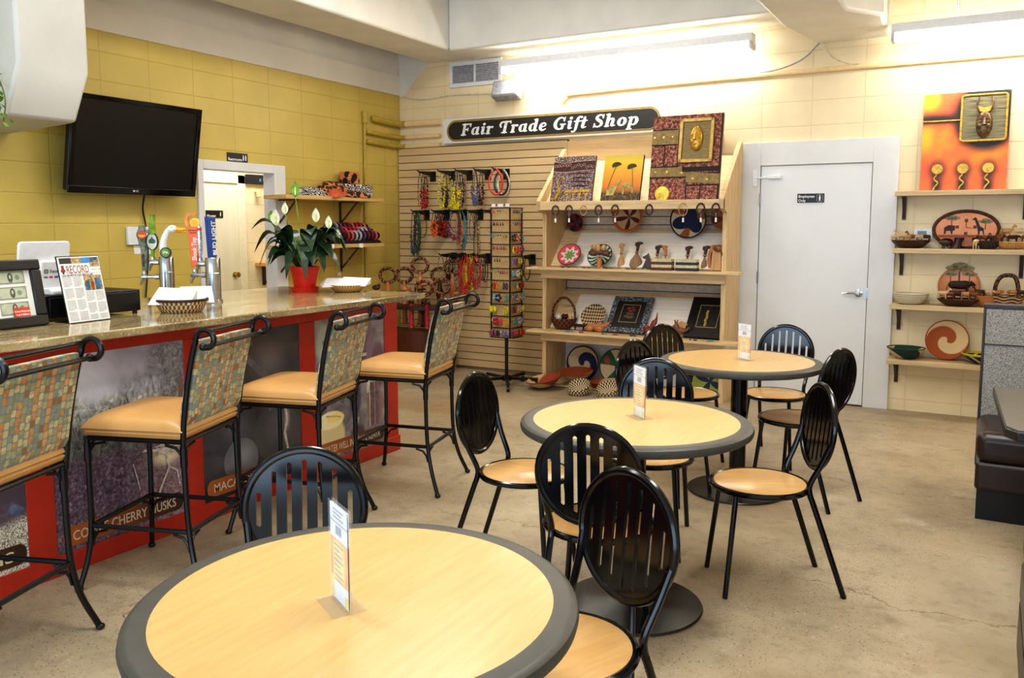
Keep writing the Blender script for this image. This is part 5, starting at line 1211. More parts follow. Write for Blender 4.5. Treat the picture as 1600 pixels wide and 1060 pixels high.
MB().prism([(6.90,1.66),(6.92,1.66),(YS-.01,2.1),(YS-.03,2.1)], ux0+.04, ux1-.04, Matrix(((0,0,1,0),(1,0,0,0),(0,1,0,0),(0,0,0,1)))).build('tray_back', wood('tray_back_pine',(232,208,160),.9,.5,'X'), un)
for zt, nm in ((1.118,0),(.535,1)):
    MB().bx(ux0-.10,ux1+.14,6.83,6.99,zt-.022,zt).build('ledge', PINE, un, .003)
    MB().bx(ux0,ux1,yf-.03,yf,zt-.105,zt-.022).build('fascia', PINE, un, .002)
    MB().bx(ux0+.04,ux1-.04,6.99,YS-.004,zt-.03,zt-.005).build('shelf_board', PINE, un)
LIN = mat('white_liner',(246,238,226),.55,var=.04,scale=5,stretch=(.4,1,14))
def slant(z0, y0, z1, y1, x0, x1, m_, nm): MB().add([(x0,y0,z0),(x1,y0,z0),(x1,y1,z1),(x0,y1,z1),(x0,y0+.01,z0-.01),(x1,y0+.01,z0-.01),(x1,y1+.01,z1-.01),(x0,y1+.01,z1-.01)], [(0,1,2,3),(7,6,5,4),(0,4,5,1),(1,5,6,2),(2,6,7,3),(3,7,4,0)]).build(nm, m_, un)
for zt, rise in ((1.118,.34),(.535,.34)):
    slant(zt+.006, 7.06, zt+rise, YS-.03, ux0+.04, ux1-.04, PINE, 'slanted_board')
    slant(zt+.012, 7.045, zt+rise-.03, YS-.06, ux0+.22, ux1-.06, LIN, 'white_liner_sheet')
MB().bx(ux0+.04,ux1-.04,YS-.006,YS-.003,.02,.43).bx(ux0+.04,ux1-.04,YS-.006,YS-.003,1.125,1.60).build('white_back_sheet', mat('sheet_white',(214,208,200),.6,var=.03), un) if 0 else MB().bx(ux0+.04,ux1-.04,YS-.006,YS-.003,.02,.43).build('white_back_sheet', mat('sheet_white',(226,222,220),.6,var=.03), un)
MB().bx(ux0+.04,ux1-.04,yf,YS-.004,.004,.02).build('bottom_board', PINE, un)
# ---- artwork in the tray
def canvas_frame(w, h, label, cat_, loc, rot, m_, edge, group=None, t_=.03, name='canvas_painting'):
    o = thing(name, label, cat_, loc, 0, group); o.rotation_euler = rot
    MB().bx(-w/2,w/2,0,t_,0,h).build('canvas', edge, o)
    MB().bx(-w/2,w/2,-.002,0,0,h).build('painted_face', m_, o); return o
def face_mask(mb, M, s, horns=False):
    # long carved face: forehead, nose, cheeks, mouth
    mb.ell((0,0,0), (.5*s,1.0*s,.32*s), 14, 10, M).tube([(0,.35*s,.3*s),(0,.05*s,.36*s),(0,-.18*s,.42*s)], [.06*s,.08*s,.13*s], 8, M=M)
    for sx in (-1,1):
        mb.ell((sx*.2*s,.08*s,.28*s), (.14*s,.05*s,.06*s), 8, 5, M).tube([(sx*.06*s,.22*s,.31*s),(sx*.2*s,.28*s,.30*s),(sx*.36*s,.2*s,.2*s)], .035*s, 6, M=M).ell((sx*.24*s,-.2*s,.24*s), (.13*s,.16*s,.08*s), 8, 5, M)
        if horns: mb.tube(curve_pts([(sx*.25*s,.75*s,.1*s),(sx*.42*s,1.05*s,.12*s),(sx*.46*s,1.4*s,.12*s),(sx*.38*s,1.75*s,.1*s)],3), [.10*s]*4+[.08*s]*3+[.05*s]*3, 7, M=M)
    mb.ell((0,-.48*s,.26*s), (.15*s,.07*s,.09*s), 8, 5, M); return mb
def batik(name, c1, c2, c3, sc_=40):
    t = NT(name); f = t.noise(sc_, 5, rough=.8); return t.done(t.ramp(f, [(.40,c1),(.5,c2),(.60,c3)]), .7)
Pp = lambda x0,x1,z0,z1: [(x0,z0),(x1,z0),(x1,z1),(x0,z1)]
# brown lizard relief
w_, h_ = .405, .445
lp = canvas_frame(w_, h_, 'brown relief picture with a curled lizard, leftmost in the top tray', 'picture', (-3.315,6.905,1.69), (-.27,0,0), batik('relief_brown',(70,40,38),(120,90,88),(200,186,186),60), DKWOOD)
b = MB(); F0 = TR(0,-.002,0) @ FY
b.m(1).prism(Pp(-w_/2,w_/2,.305,.395), 0, .004, F0); b.m(2)
for zz in (.305,.395): b.tube(curve_pts([(-w_/2,-.004,zz+.004),(-.1,-.005,zz-.012),(.05,-.005,zz),(w_/2,-.005,zz+.006)],4), .004, 5)
rr = random.Random(5)
for k in range(14): b.ring((-.18+k*.028,-.006,.35+rr.uniform(-.016,.016)), .012, .002, 8, 4, axis='Y')
b.m(1)
for k, zz in enumerate((.28,.24,.205,.165)): b.tube([(-.02+.02*(k%2),-.004,zz),(.07,-.008,zz+.004),(.17,-.004,zz)], [.002,.006,.002], 6)
b.m(3).prism(Pp(-.06,.18,.105,.13), 0, .006, F0)
for k in range(4): b.lathe([(0,0),(.014,0),(.012,.006),(0,.007)], 12, F0 @ TR(-.035+k*.062,.085,0)); b.prism(Pp(-.041+k*.062,-.029+k*.062,.0,.078), 0, .004, F0)
b.tube(curve_pts([(-.10,-.008,.2),(-.085,-.01,.235),(-.115,-.01,.25),(-.14,-.01,.21),(-.13,-.01,.15),(-.115,-.01,.11),(-.14,-.01,.06),(-.15,-.01,.03)],4), [.004]*6+[.006]*6+[.010]*6+[.018]*5+[.016]*4+[.010]*2, 8)
for q in ((-.095,.1,-.08,.12),(-.15,.1,-.17,.115),(-.1,.05,-.08,.04),(-.16,.05,-.185,.04)): b.tube([(q[0],-.008,q[1]),(q[2],-.008,q[3])], .006, 6)
b.build('relief_work', [LTWOOD, mat('relief_dark',(72,38,34),.6,var=.3), mat('relief_pale',(196,160,140),.6), GOLD], lp)
# orange giraffe painting
w_, h_ = .36, .435
t = NT('sunset_canvas'); z = t.math('DIVIDE', t.xyz()[2], h_)
c = t.ramp(t.math('ADD', z, t.math('MULTIPLY', t.math('SUBTRACT', t.noise(8,4), .5), .12)), [(.05,(120,96,30)),(.2,(150,100,30)),(.36,(226,132,36)),(.62,(234,168,40)),(.85,(236,198,50)),(1,(214,190,70))])
g_ = t.noise(50, 4, t.mapping((1,1,.5)), .8); c = t.mix(t.math('MULTIPLY', t.smooth(t.math('ADD', z, t.math('MULTIPLY', g_, .1)), .32, .24), t.math('GREATER_THAN', g_, .47)), c, (60,50,24))
gp = canvas_frame(w_, h_, 'orange and yellow painting of two grazing giraffes under parasol trees', 'painting', (-2.84,6.905,1.69), (-.27,0,0), t.done(c, .55), mat('canvas_edge_dark',(50,34,26),.6))
b = MB(); F0 = TR(0,-.002,0) @ FY
b.m(0)
for cx_, cz_, tx, tz, dx in ((-.06,.345,-.13,.1,0),(.085,.325,.11,.12,0)):
    b.prism([(cx_+x*.045,cz_+y*.03) for x, y in arc(0,0,1,1,10,190,12)] + [(cx_-.04,cz_-.02),(cx_,cz_-.012)], 0, .003, F0); b.tube([(cx_,-.004,cz_),(tx+(cx_-tx)*.4,-.004,(tz+cz_)/2),(tx,-.004,tz)], .002, 5)
b.m(1).prism([(-.13,.07),(-.13,.12),(-.10,.155),(-.06,.15),(-.045,.18),(-.02,.215),(-.002,.205),(-.02,.185),(-.03,.14),(-.05,.11),(-.06,.07)], 0, .006, F0)
b.prism([(.02,.08),(.01,.15),(.03,.185),(.07,.19),(.11,.165),(.12,.09),(.105,.09),(.10,.13),(.05,.15),(.035,.13),(.035,.08)], 0, .006, F0)
b.build('giraffes_and_trees', [mat('tree_dark',(72,62,28),.7,var=.3), mat('giraffe_green',(176,160,96),.6,var=.25,scale=30)], gp)
# large red brown picture with gold mask
w_, h_ = .605, .745
mp = canvas_frame(w_, h_, 'tall reddish brown picture with a framed gold mask, rightmost in the top tray', 'picture', (-2.283,6.935,1.69), (-.16,0,0), batik('batik_red',(44,26,24),(146,76,60),(206,150,122),40), DKWOOD)
b = MB(); F0 = TR(0,-.002,0) @ FY
x0 = -w_/2
b.m(0).prism(Pp(x0,-.07,.50,.62), 0, .004, F0).prism([(x0,.30),(x0,.22),(.02,.22),(.02,.17),(w_/2,.15),(w_/2,.235),(-.02,.26),(-.02,.30)], 0, .004, F0)
b.m(1)
for q in ((x0,-.08,.49,.5),(x0,-.08,.62,.63),(-.19,-.18,.31,.49),(-.07,-.06,.24,.62),(x0,-.06,.30,.312),(-.06,w_/2,.236,.25),(x0,.02,.208,.22),(.02,.03,.0,.2),(.14,.15,.0,.16),(.03,w_/2,.138,.15),(w_/2-.012,w_/2,0,h_),(-.07,w_/2,.26,.30)): b.prism(Pp(*q), 0, .003, F0)
b.m(2)
for x in (-.28,-.2,-.12): b.lathe([(0,.004),(.012,.004),(.008,.010),(0,.011)], 10, F0 @ TR(x,.56,0))
for x, zz in ((-.25,.26),(-.15,.26),(-.02,.25),(.08,.2),(.2,.19)): b.lathe([(0,.004),(.012,.004),(.008,.010),(0,.011)], 10, F0 @ TR(x,zz,0))
b.lathe([(0,.0),(.068,.0),(.062,.010),(0,.014)], 26, F0 @ TR(-.18,.075,0))
b.build('relief_work', [mat('olive_gold',(140,116,66),.5,.2,var=.15), mat('batik_black',(42,26,24),.7), mat('bright_gold',(222,186,78),.35,.4,var=.2,scale=40)], mp)
f = MB(); fx0, fx1, fz0, fz1 = -.055, .235, .335, .705
f.m(0).prism(Pp(fx0,fx1,fz0,fz1), 0, .012, F0); f.m(1)
for q in ((fx0,fx1,fz0,fz0+.025),(fx0,fx1,fz1-.025,fz1),(fx0,fx0+.025,fz0,fz1),(fx1-.025,fx1,fz0,fz1)): f.prism(Pp(*q), .012, .026, F0)
fb = f.build('mask_frame', [mat('olive_line',(138,116,66),.5,.1,var=.3,scale=20,stretch=(1,1,30)), mat('frame_gold',(186,154,80),.4,.3,var=.1)], mp)
m = MB(); face_mask(m, F0 @ TR(.09,.535,.016), .112); m.build('gold_mask', mat('mask_gold',(206,164,72),.28,.6,var=.15,scale=40), fb)
# ---- bracelets hung along the tray front
BR = mat('bracelet_brown',(70,40,30),.5,var=.4,scale=100)
for k, (x, tg_, wd) in enumerate(((-3.42,1,.034),(-3.285,1,.034),(-3.145,0,.034),(-3.0,1,.034),(-2.845,1,.034),(-2.535,0,.034),(-2.24,1,.042),(-2.09,1,.038),(-1.965,1,.036))):
    m = MB(); m.m(0).ring((0,0,-.03), wd, .0075 if k not in (2,6) else .004, 20, 6, axis='Y', sx=.85, sy=1.25)
    if tg_: m.m(1).tube([(0,-.01,-.06),(0,-.012,-.10)], .001, 4); m.prism(Pp(-.008,.008,-.135,-.10), 0, .001, TR(0,-.012,0) @ FY)
    solo('bracelet', m, [BR if k not in (2,6) else LTWOOD, PAPER], 'woven brown bracelet hung on the front of the top tray, %s from the left' % ordn[k], 'bracelet', (x,6.832,1.66), (0,0,.5), group='bracelets hung on the tray front')
# ---- hanging baskets under the tray
def coil(name, fn, rough=.75):
    if name in _mc: return _mc[name]
    t = NT(name); s = t.xyz(); r = t.math('POWER', t.math('ADD', t.math('MULTIPLY', s[0], s[0]), t.math('MULTIPLY', s[1], s[1])), .5); a = t.math('ARCTAN2', s[1], s[0])
    c = fn(t, r, a, s); t.bump(t.math('SINE', t.math('MULTIPLY', r, 900)), .3, .003)
    c = t.mix(t.math('MULTIPLY', t.smooth(t.math('SINE', t.math('MULTIPLY', r, 900)), -.2, -.9), .25), c, (40,30,24))
    _mc[name] = t.done(c, rough); return _mc[name]
def petals(n_, ph, w_, inner, c1, c2, rim=None, rr_=.12):
    def fn(t, r, a, s):
        q = t.math('SINE', t.math('ADD', t.math('MULTIPLY', a, n_), ph)); q = t.math('ADD', q, t.math('MULTIPLY', t.math('SUBTRACT', r, inner), w_))
        c = t.mix(t.smooth(q, -.08, .08), c1, c2)
        return t.mix(t.math('GREATER_THAN', r, rr_), c, rim) if rim else c
    return fn
def spiral(n_, tw, c1, c2, rim=None, rr_=.12, ph=0):
    def fn(t, r, a, s):
        q = t.math('SINE', t.math('ADD', t.math('ADD', t.math('MULTIPLY', a, n_), t.math('MULTIPLY', r, tw)), ph)); q = t.math('ADD', q, t.math('MULTIPLY', t.math('SINE', t.math('MULTIPLY', a, 60)), .1))
        c = t.mix(t.smooth(q, -.05, .05), c1, c2)
        return t.mix(t.math('GREATER_THAN', r, rr_), c, rim) if rim else c
    return fn
def basket(R, h, base=.35): return MB().lathe(bowl(R, h, base, .007, 8), 40)
def dish(name, label, R, h, m_, loc, rot, cat_='basket', group=None, base=.35):
    o = solo(name, basket(R,h,base), m_, label, cat_, (0,0,0), (0,0,0), group); o.matrix_world = TR(*loc) @ rot; return o
UP = lambda lean=0, turn=0: RZ(turn) @ RX(PI/2-lean)
STRAW = (216,190,142)
HB = 'woven baskets hung below the tray'
dish('woven_basket', 'small dark round basket hung at the left under the top tray', .085, .03, coil('coil_dark',petals(4,0,6,.03,(42,34,44),(120,34,44))), (-3.45,7.335,1.525), UP(-.05), group=HB)
dish('woven_basket', 'orange and brown flower basket hung under the top tray', .145, .06, coil('coil_orange',petals(5,.4,14,.06,(92,46,30),(206,170,130),(190,104,48),.118)), (-2.90,7.31,1.575), UP(.10), group=HB)
dish('woven_basket', 'large navy, cream and brown basket hung under the top tray', .165, .06, coil('coil_navy',lambda t,r,a,s: t.mix(t.math('GREATER_THAN', r, .152), t.mix(t.smooth(t.math('ADD', t.math('SINE', t.math('ADD', t.math('MULTIPLY', a, 3), .6)), t.math('MULTIPLY', t.math('SUBTRACT', r, .11), 26)), -.1,.1), (28,40,78), t.mix(t.smooth(t.math('SINE', t.math('ADD', t.math('MULTIPLY', a, 3), .6)), .55,.75), (222,204,170), (164,96,48))), (34,34,44))), (-2.33,7.31,1.545), UP(.06), group=HB)
dish('woven_basket', 'reddish brown basket hung at the right under the top tray', .105, .04, coil('coil_redbrown',petals(3,1,10,.05,(120,62,44),(168,110,72))), (-2.03,7.325,1.56), UP(0), group=HB)
# ---- first opening: plates, spoons, carvings
z1 = 1.119
dish('woven_plate', 'pink and white plate with a green flower leaning in the upper opening', .115, .02, coil('coil_pink',lambda t,r,a,s: t.mix(t.math('GREATER_THAN', r, .107), t.mix(t.math('LESS_THAN', t.math('ADD', r, t.math('MULTIPLY', t.math('SINE', t.math('MULTIPLY', a, 8)), .012)), .045), t.mix(t.smooth(t.math('ADD', t.math('SINE', t.math('MULTIPLY', a, 8)), t.math('MULTIPLY', t.math('SUBTRACT', r, .075), 60)), -.2,.2), (232,214,204), (222,84,98)), (120,150,72)), (60,50,52))), (-3.375,7.045,1.222), UP(.6), cat_='plate', base=.6)
dish('woven_plate', 'green and white swirl plate leaning in the upper opening', .118, .02, coil('coil_green',spiral(14,30,(224,222,206),(28,104,74),(30,60,50),.11)), (-3.07,7.045,1.222), UP(.6), cat_='plate', base=.6)
def quad(h, ln, col=None, neck=0, horn=0, trunk=0, tail=1, fat=1):
    # small carved four-legged animal, nose toward +x, standing on z=0
    m = MB(); b = h*.62
    m.tube(curve_pts([(-ln*.48,0,b*1.02),(-ln*.3,0,b*1.08),(0,0,b*1.05),(ln*.28,0,b*1.1),(ln*.42,0,b*1.15)],3), [h*v*fat for v in (.10,.15,.18,.19,.20,.21,.21,.22,.22,.21,.19,.17,.14)], 9)
    hx, hz = ln*.46, b*1.2
    if neck: m.tube([(hx-ln*.08,0,hz-h*.05),(hx+ln*.06,0,hz+neck*.5),(hx+ln*.14,0,hz+neck)], [h*.14,h*.085,h*.065], 8); hx += ln*.16; hz += neck
    m.tube([(hx-ln*.04,0,hz+h*.02),(hx+ln*.08,0,hz),(hx+ln*.2,0,hz-h*.10)], [h*.12*fat,h*.11*fat,h*.06], 8)
    for sy in (-1,1):
        m.ell((hx,sy*h*.11,hz+h*.09), (h*.03,h*.05,h*.06), 6, 4)
        if horn: m.tube(curve_pts([(hx,sy*h*.08,hz+h*.08),(hx-ln*.02,sy*h*.2,hz+h*.10),(hx+ln*.03,sy*h*.24,hz+h*.2)],3), h*.03, 5)
        for x, o_ in ((-ln*.36,1),(ln*.30,0)): m.tube([(x,sy*h*.1,b*.95),(x+(-.02 if o_ else .01)*ln,sy*h*.11,b*.5),(x,sy*h*.11,0)], [h*.10*fat,h*.06*fat,h*.05], 7)
    if trunk: m.tube(curve_pts([(hx+ln*.18,0,hz-h*.08),(hx+ln*.24,0,hz-h*.3),(hx+ln*.22,0,hz-h*.5)],3), [h*.06]*4+[h*.04]*3, 6)
    if tail: m.tube([(-ln*.47,0,b*1.08),(-ln*.54,0,b*.85),(-ln*.55,0,b*.5)], [h*.03,h*.022,h*.028], 5)
    return m
m = MB(); m.m(0).lathe([(0,0),(.042,0),(.03,.01),(.022,.04),(.026,.09),(0,.1)], 10).m(1).ell((-.06,0,.135), (.05,.035,.026), 8, 5).ell((.06,0,.135), (.05,.035,.026), 8, 5).ell((0,-.01,.145), (.06,.04,.03), 8, 5).m(2).ell((-.045,-.02,.19), (.03,.02,.026), 8, 5).ell((.0,-.03,.18), (.026,.02,.04), 8, 5).ell((.05,-.02,.18), (.028,.02,.026), 8, 5)
solo('palm_carving', m, [ORW, mat('carved_grey_brown',(106,76,66),.6,var=.2), LTWOOD], 'carved wooden tree with animals standing at the front of the upper opening', 'carving', (-3.03,6.93,z1))
def spoon(h, bw, head):
    m = MB(); m.m(0).lathe([(.0,0),(bw*.8,0),(bw,.02),(bw*.9,h*.28),(bw*.35,h*.48),(.009,h*.58),(.008,h*.62)], 14, Matrix.Diagonal((1,.3,1,1)))
    m.m(1).tube([(0,0,h*.55),(.004,0,h*.8),(head*.012,0,h*.95)], [.011,.014,.013], 8).ell((head*.02,0,h*.96), (.028,.014,.014), 8, 5).ell((-.012,0,h*.9), (.012,.012,.02), 6, 5)
    m.m(2).ring((0,0,h*.6), .014, .005, 10, 5); return m
for x, h, bw, hd_, m_, lab in ((-2.875,.215,.032,.2,LTWOOD,'slim pale carved spoon, leftmost spoon in the upper opening'),(-2.735,.235,.058,1,wood('spoon_grey',(150,118,78),.8,.5,'Z'),'broad dark handled paddle spoon, widest in the upper opening'),(-2.545,.205,.036,1,LTWOOD,'pale spoon with an animal handle beside the dark carved horse head'),(-2.46,.20,.02,-.3,ORW,'thin pinkish carved figure spoon beside the animal handled spoon'),(-2.27,.20,.022,.8,wood('spoon_brown',(128,98,68),.75,.5,'Z'),'brown Y-shaped carved spoon between the two striped boxes'),(-2.12,.205,.024,1,wood('spoon_grey',(150,118,78)),'grey brown spoon with a reddish animal handle above the second striped box')):
    solo('carved_spoon', spoon(h,bw,hd_), [m_, m_ if x < -2.8 else DKWOOD if abs(x+2.46) > .05 else ORW, LTWOOD], lab, 'spoon', (x,7.055,z1+.004), (-.22,.06*hd_,.3), group='carved spoons in the upper opening')
m = MB(); m.prism([(-.045,0),(.04,0),(.035,.07),(.015,.125),(.01,.14),(0,.125),(-.04,.105),(-.035,.09),(-.01,.085),(-.03,.03)], -.012, .012, FY)
solo('horse_head', m, DKWOOD, 'dark carved horse head standing among the spoons', 'carving', (-2.62,7.03,z1), (-.15,0,.2))
for x, c_, lab in ((-2.425,(96,54,44),'cream and brown striped bead box on the upper ledge, left one'),(-2.21,(40,44,50),'cream and black striped bead box on the upper ledge, right one')):
    m = MB(); w2 = .088
    for k in range(4): m.m(0 if k % 2 else 1).bx(-w2,w2,-.045,.045,k*.024,k*.024+.0235)
    m.m(0).bx(-w2,w2,-.045,.045,.0955,.0965)
    for k in range(20):
        for q in (1,3): m.m(2).bx(-w2+k*w2/10,-w2+k*w2/10+.0015,-.0455,-.045,q*.024,q*.024+.023)
    solo('bead_box', m, [mat('bead_cream',(226,212,166),.5), mat('bead_dark%d' % int(-x*100), c_, .4, var=.4, scale=150), INK], lab, 'box', (x,6.885,z1+.001), (0,0,.03), group='striped bead boxes')
m = MB().prism([(-.05,0),(.05,0),(.05,.15),(.03,.21),(-.02,.2),(-.05,.12)], -.01, .01, FY).tube([(-.04,-.02,.02),(-.045,-.025,.12),(-.03,-.02,.19)], .014, 7).ell((-.02,-.02,.2), (.022,.014,.014), 7, 5)
solo('animal_plaque', m, ORW, 'carved animal plaque with a long neck near the right post', 'carving', (-2.03,7.07,z1+.004), (-.25,0,.15), group='carved plaques by the right post')
m = MB().m(0).prism([(-.05,0),(.045,0),(.05,.12),(.02,.2),(-.04,.2)], -.008, .008, FY).m(1).ell((.01,-.02,.185), (.05,.02,.03), 8, 6).tube([(.045,-.02,.17),(.05,-.02,.06),(.045,-.02,.01)], [.02,.014,.008], 7)
solo('animal_plaque', m, [LTWOOD, MIDWOOD], 'carved elephant plaque at the far right of the upper opening', 'carving', (-1.965-.025,6.99,z1+.004), (-.2,0,.1), group='carved plaques by the right post')
# small jewellery laid along the ledges
for k in range(16):
    m = MB(); c = ('charcoal','brown','silver grey','ivory')[k % 4]
    for e in range(4): m.ell((R_.uniform(-.014,.014),R_.uniform(-.008,.008),.004), (.007,.006,.004), 6, 4)
    solo('ledge_trinket', m, BM[c], '%s bead trinket on the upper ledge, %s from the left' % (c, ordn[k]), 'jewellery', (-3.36+k*.052,6.87,z1), group='bead trinkets on the upper ledge')
z2 = .536
for k, (x, c) in enumerate(((-3.30,'teal'),(-3.18,'plum'),(-2.96,'teal'),(-2.84,'crimson'),(-2.68,'charcoal'),(-2.53,'charcoal'),(-2.14,'charcoal'),(-1.99,'teal'))):
    m = MB()
    for e in range(6): m.ell((R_.uniform(-.03,.03),R_.uniform(-.012,.012),.005), (.009,.007,.006), 6, 4)
    solo('ledge_trinket', m, BM[c], '%s bead trinket on the lower ledge, %s from the left' % (c, ordn[k]), 'jewellery', (x,6.875,z2), group='bead trinkets on the lower ledge')
# ---- second opening
o = thing('handled_basket', 'brown wooden basket with a tall woven hoop handle in the lower opening', 'basket', (-3.44,7.06,z2))
MB().lathe(bowl(.125,.10,.5,.008), 26).build('basket_bowl', weave('basket_redbrown',(120,70,44),(60,32,24),16,20), o)
MB().tube(curve_pts([(-.115,0,.09),(-.105,0,.2),(-.05,0,.275),(0,0,.29),(.05,0,.275),(.105,0,.2),(.115,0,.09)],4), .012, 8).build('handle', spots('handle_wrap',(126,84,58),(40,26,22),60), o)
rr = random.Random(9)
for k, lab in enumerate(('pale bead ball in the hoop handled basket, left','dark red bead ball in the hoop handled basket, middle','pale bead ball in the hoop handled basket, right')):
    m = MB()
    for e in range(22):
        v = Vector((rr.gauss(0,1),rr.gauss(0,1),rr.gauss(0,1))).normalized()*.03; m.ell(v, .008, 6, 4)
    m.ell((0,0,0), .027, 8, 6)
    solo('bead_ball', m, [BM['ivory'],BM['maroon'],BM['beige']][k], lab, 'bead ball', (-3.485+k*.06,7.05,z2+.105+.01*(k == 1)), group='bead balls in the basket')
solo('lizard_carving', quad(.07,.15,tail=1).tube([(-.08,0,.045),(-.14,.02,.02)], [.012,.004], 6), DKWOOD, 'dark carved animal lying between the basket and the woven plaque', 'carving', (-3.26,7.02,z2), (0,0,-.3))
def rowweave(t, r, a, s):
    return t.mix(t.smooth(t.math('ADD', t.math('SINE', t.math('MULTIPLY', s[1], 190)), t.math('SINE', t.math('MULTIPLY', s[0], 260))), -.1, .2), (206,180,134), (62,40,28))
dish('woven_plate', 'round brown and cream striped woven plate in the lower opening', .122, .02, coil('coil_rows',rowweave), (-3.145,7.085,.665), UP(.6), cat_='plate', base=.6)
m = MB().tube(curve_pts([(-.12,0,.03),(-.05,0,.05),(.03,0,.045),(.08,.0,.06),(.125,.01,.10)],4), [.02]*5+[.028]*6+[.018]*4+[.006]*2, 8).ell((-.07,-.02,.03), (.05,.03,.03), 8, 6).ell((.03,-.03,.03), (.05,.03,.03), 8, 6).tube([(-.02,0,.05),(.0,-.02,.085)], [.012,.006], 6)
solo('driftwood_carving', m, ORW, 'orange carved root animal in front of the striped woven plate', 'carving', (-3.08,7.02,z2))
def framed(w, h, fw, label, loc, lean, turn, fm, inner, fn):
    o = thing('framed_picture', label, 'picture', loc, 0, 'black framed pictures in the lower opening'); o.rotation_euler = (-lean,0,turn)
    f = MB()
    for q in ((-w/2,w/2,0,fw),(-w/2,w/2,h-fw,h),(-w/2,-w/2+fw,fw,h-fw),(w/2-fw,w/2,fw,h-fw)): f.prism(Pp(*q), 0, .022, FY)
    f.build('frame', fm, o); MB().prism(Pp(-w/2+.01,w/2-.01,.01,h-.01), 0, .012, FY).build('mat_board', mat('mat_black',(22,20,20),.6), o)
    a, b_, c_, d_ = inner; g = MB().m(0)
    for q in ((a,b_,c_,c_+.005),(a,b_,d_-.005,d_),(a,a+.005,c_,d_),(b_-.005,b_,c_,d_)): g.prism(Pp(*q), .012, .0135, FY)
    g.build('gilt_line', mat('gilt_line',(176,150,100),.5), o); g2 = MB(); fn(g2); g2.build('picture_motif', [mat('motif_red',(120,52,40),.6,var=.4,scale=90), mat('motif_gold',(170,136,52),.5,var=.3,scale=90), mat('motif_green',(90,92,56),.6,var=.4,scale=90)], o); return o
def motif1(g):
    for k, (x, z, m_) in enumerate(((-.02,.27,0),(.015,.28,0),(.03,.255,0),(0,.24,0),(-.02,.215,0),(.02,.21,2),(-.03,.18,2),(0,.17,2),(.03,.175,2),(0,.20,0))): g.m(m_).prism([(x+.018*math.cos(a),z+.016*math.sin(a)) for a in [i*PI/4 for i in range(8)]], .012, .014+.0003*k, FY)
def motif2(g):
    g.m(1)
    for k in range(14): g.prism([(-.014+.004*math.sin(k)+.012*math.cos(a),.13+k*.012+.008*math.sin(a)) for a in [i*PI/4 for i in range(8)]], .012, .0135+.0002*k, FY)
framed(.375,.40,.05, 'picture in a patterned silver and black frame, left in the lower opening', (-2.815,7.00,z2+.002), .74, .0, batik('frame_pattern',(24,24,28),(70,74,80),(160,166,174),50), (-.085,.085,.115,.315), motif1)
framed(.34,.43,.06, 'picture in a plain black frame with gold motif, right in the lower opening', (-2.095,7.0,z2+.002), .74, .0, PLAST, (-.09,.09,.11,.35), motif2)
m = MB().ell((-.02,0,.04), (.09,.05,.035), 10, 6).ell((.05,-.01,.06), (.04,.03,.04), 8, 6).tube(curve_pts([(-.01,0,.06),(.0,0,.11),(.02,0,.14),(.03,0,.20)],3), [.03,.03,.028,.026,.024,.018,.012,.008,.005,.004], 7).ell((-.06,-.02,.06), (.03,.025,.03), 8, 6)
solo('driftwood_carving', m, mat('red_root',(130,58,34),.5,var=.4,scale=30), 'reddish carved root with a raised tail between the two framed pictures', 'carving', (-2.545,7.03,z2))
o = thing('bird_carving', 'pale wooden slab with carved birds beside the right framed picture', 'carving', (-2.33,7.04,z2))
MB().prism([(-.10,0),(.10,0),(.105,.04),(.07,.12),(.02,.14),(-.05,.1),(-.10,.05)], -.01, .01, RX(-.3) @ FY).build('slab', LTWOOD, o)
m = MB()
for x, s_ in ((-.05,1),(.04,-1)): m.ell((x,-.035,.06), (.05,.022,.026), 8, 6).tube(curve_pts([(x+.03*s_,-.035,.07),(x+.045*s_,-.035,.11),(x+.03*s_,-.035,.15)],3), [.018]*3+[.012]*2+[.006]*2, 7).tube([(x-.04*s_,-.035,.06),(x-.07*s_,-.03,.09)], [.014,.004], 6)
m.build('birds', MIDWOOD, o)
# ---- baskets on the floor of the unit
NAVYC = coil('coil_navy_swirl', spiral(1,34,(30,36,84),(216,192,150),(34,32,48),.155,1.2))
dish('woven_basket', 'cream basket with a navy swirl leaning in the bottom opening', .168, .05, NAVYC, (-3.32,7.27,.19), UP(.15), group='baskets at the foot of the display unit')
def greenfn(t, r, a, s):
    c = t.mix(t.smooth(t.math('SINE', t.math('ADD', t.math('MULTIPLY', a, 3), .3)), -.1, .0), (218,196,158), (28,100,64))
    c = t.blob(c, t.tc, (-.10,.05,0), (.03,.05,0), (170,80,50), .3); return t.mix(t.math('GREATER_THAN', r, .155), c, (26,50,40))
dish('woven_basket', 'green and cream clover basket leaning in the bottom opening', .165, .05, coil('coil_clover',greenfn), (-2.97,7.25,.19), UP(.15), group='baskets at the foot of the display unit')
def halfor(name, ph, n_=1, tw=14): return coil(name, spiral(n_,tw,(158,72,30),(214,176,126),(136,60,28),.158,ph))
dish('woven_basket', 'rust and cream basket stacked above the other two rust baskets', .165, .075, halfor('coil_rust_a',.6), (-3.30,7.04,.075), RX(.10), group='baskets at the foot of the display unit')
dish('woven_basket', 'rust and cream basket tilted at the front left foot of the unit', .165, .075, halfor('coil_rust_b',2.2), (-3.50,6.80,.03), RY(-.15) @ RX(.15), group='baskets at the foot of the display unit')
dish('woven_basket', 'rust and cream basket right of the stacked rust baskets', .165, .075, halfor('coil_rust_c',-1.2), (-2.98,7.03,.012), RY(-.08), group='baskets at the foot of the display unit')
LT2 = weave('small_lattice',(226,206,166),(60,42,32),20,26)
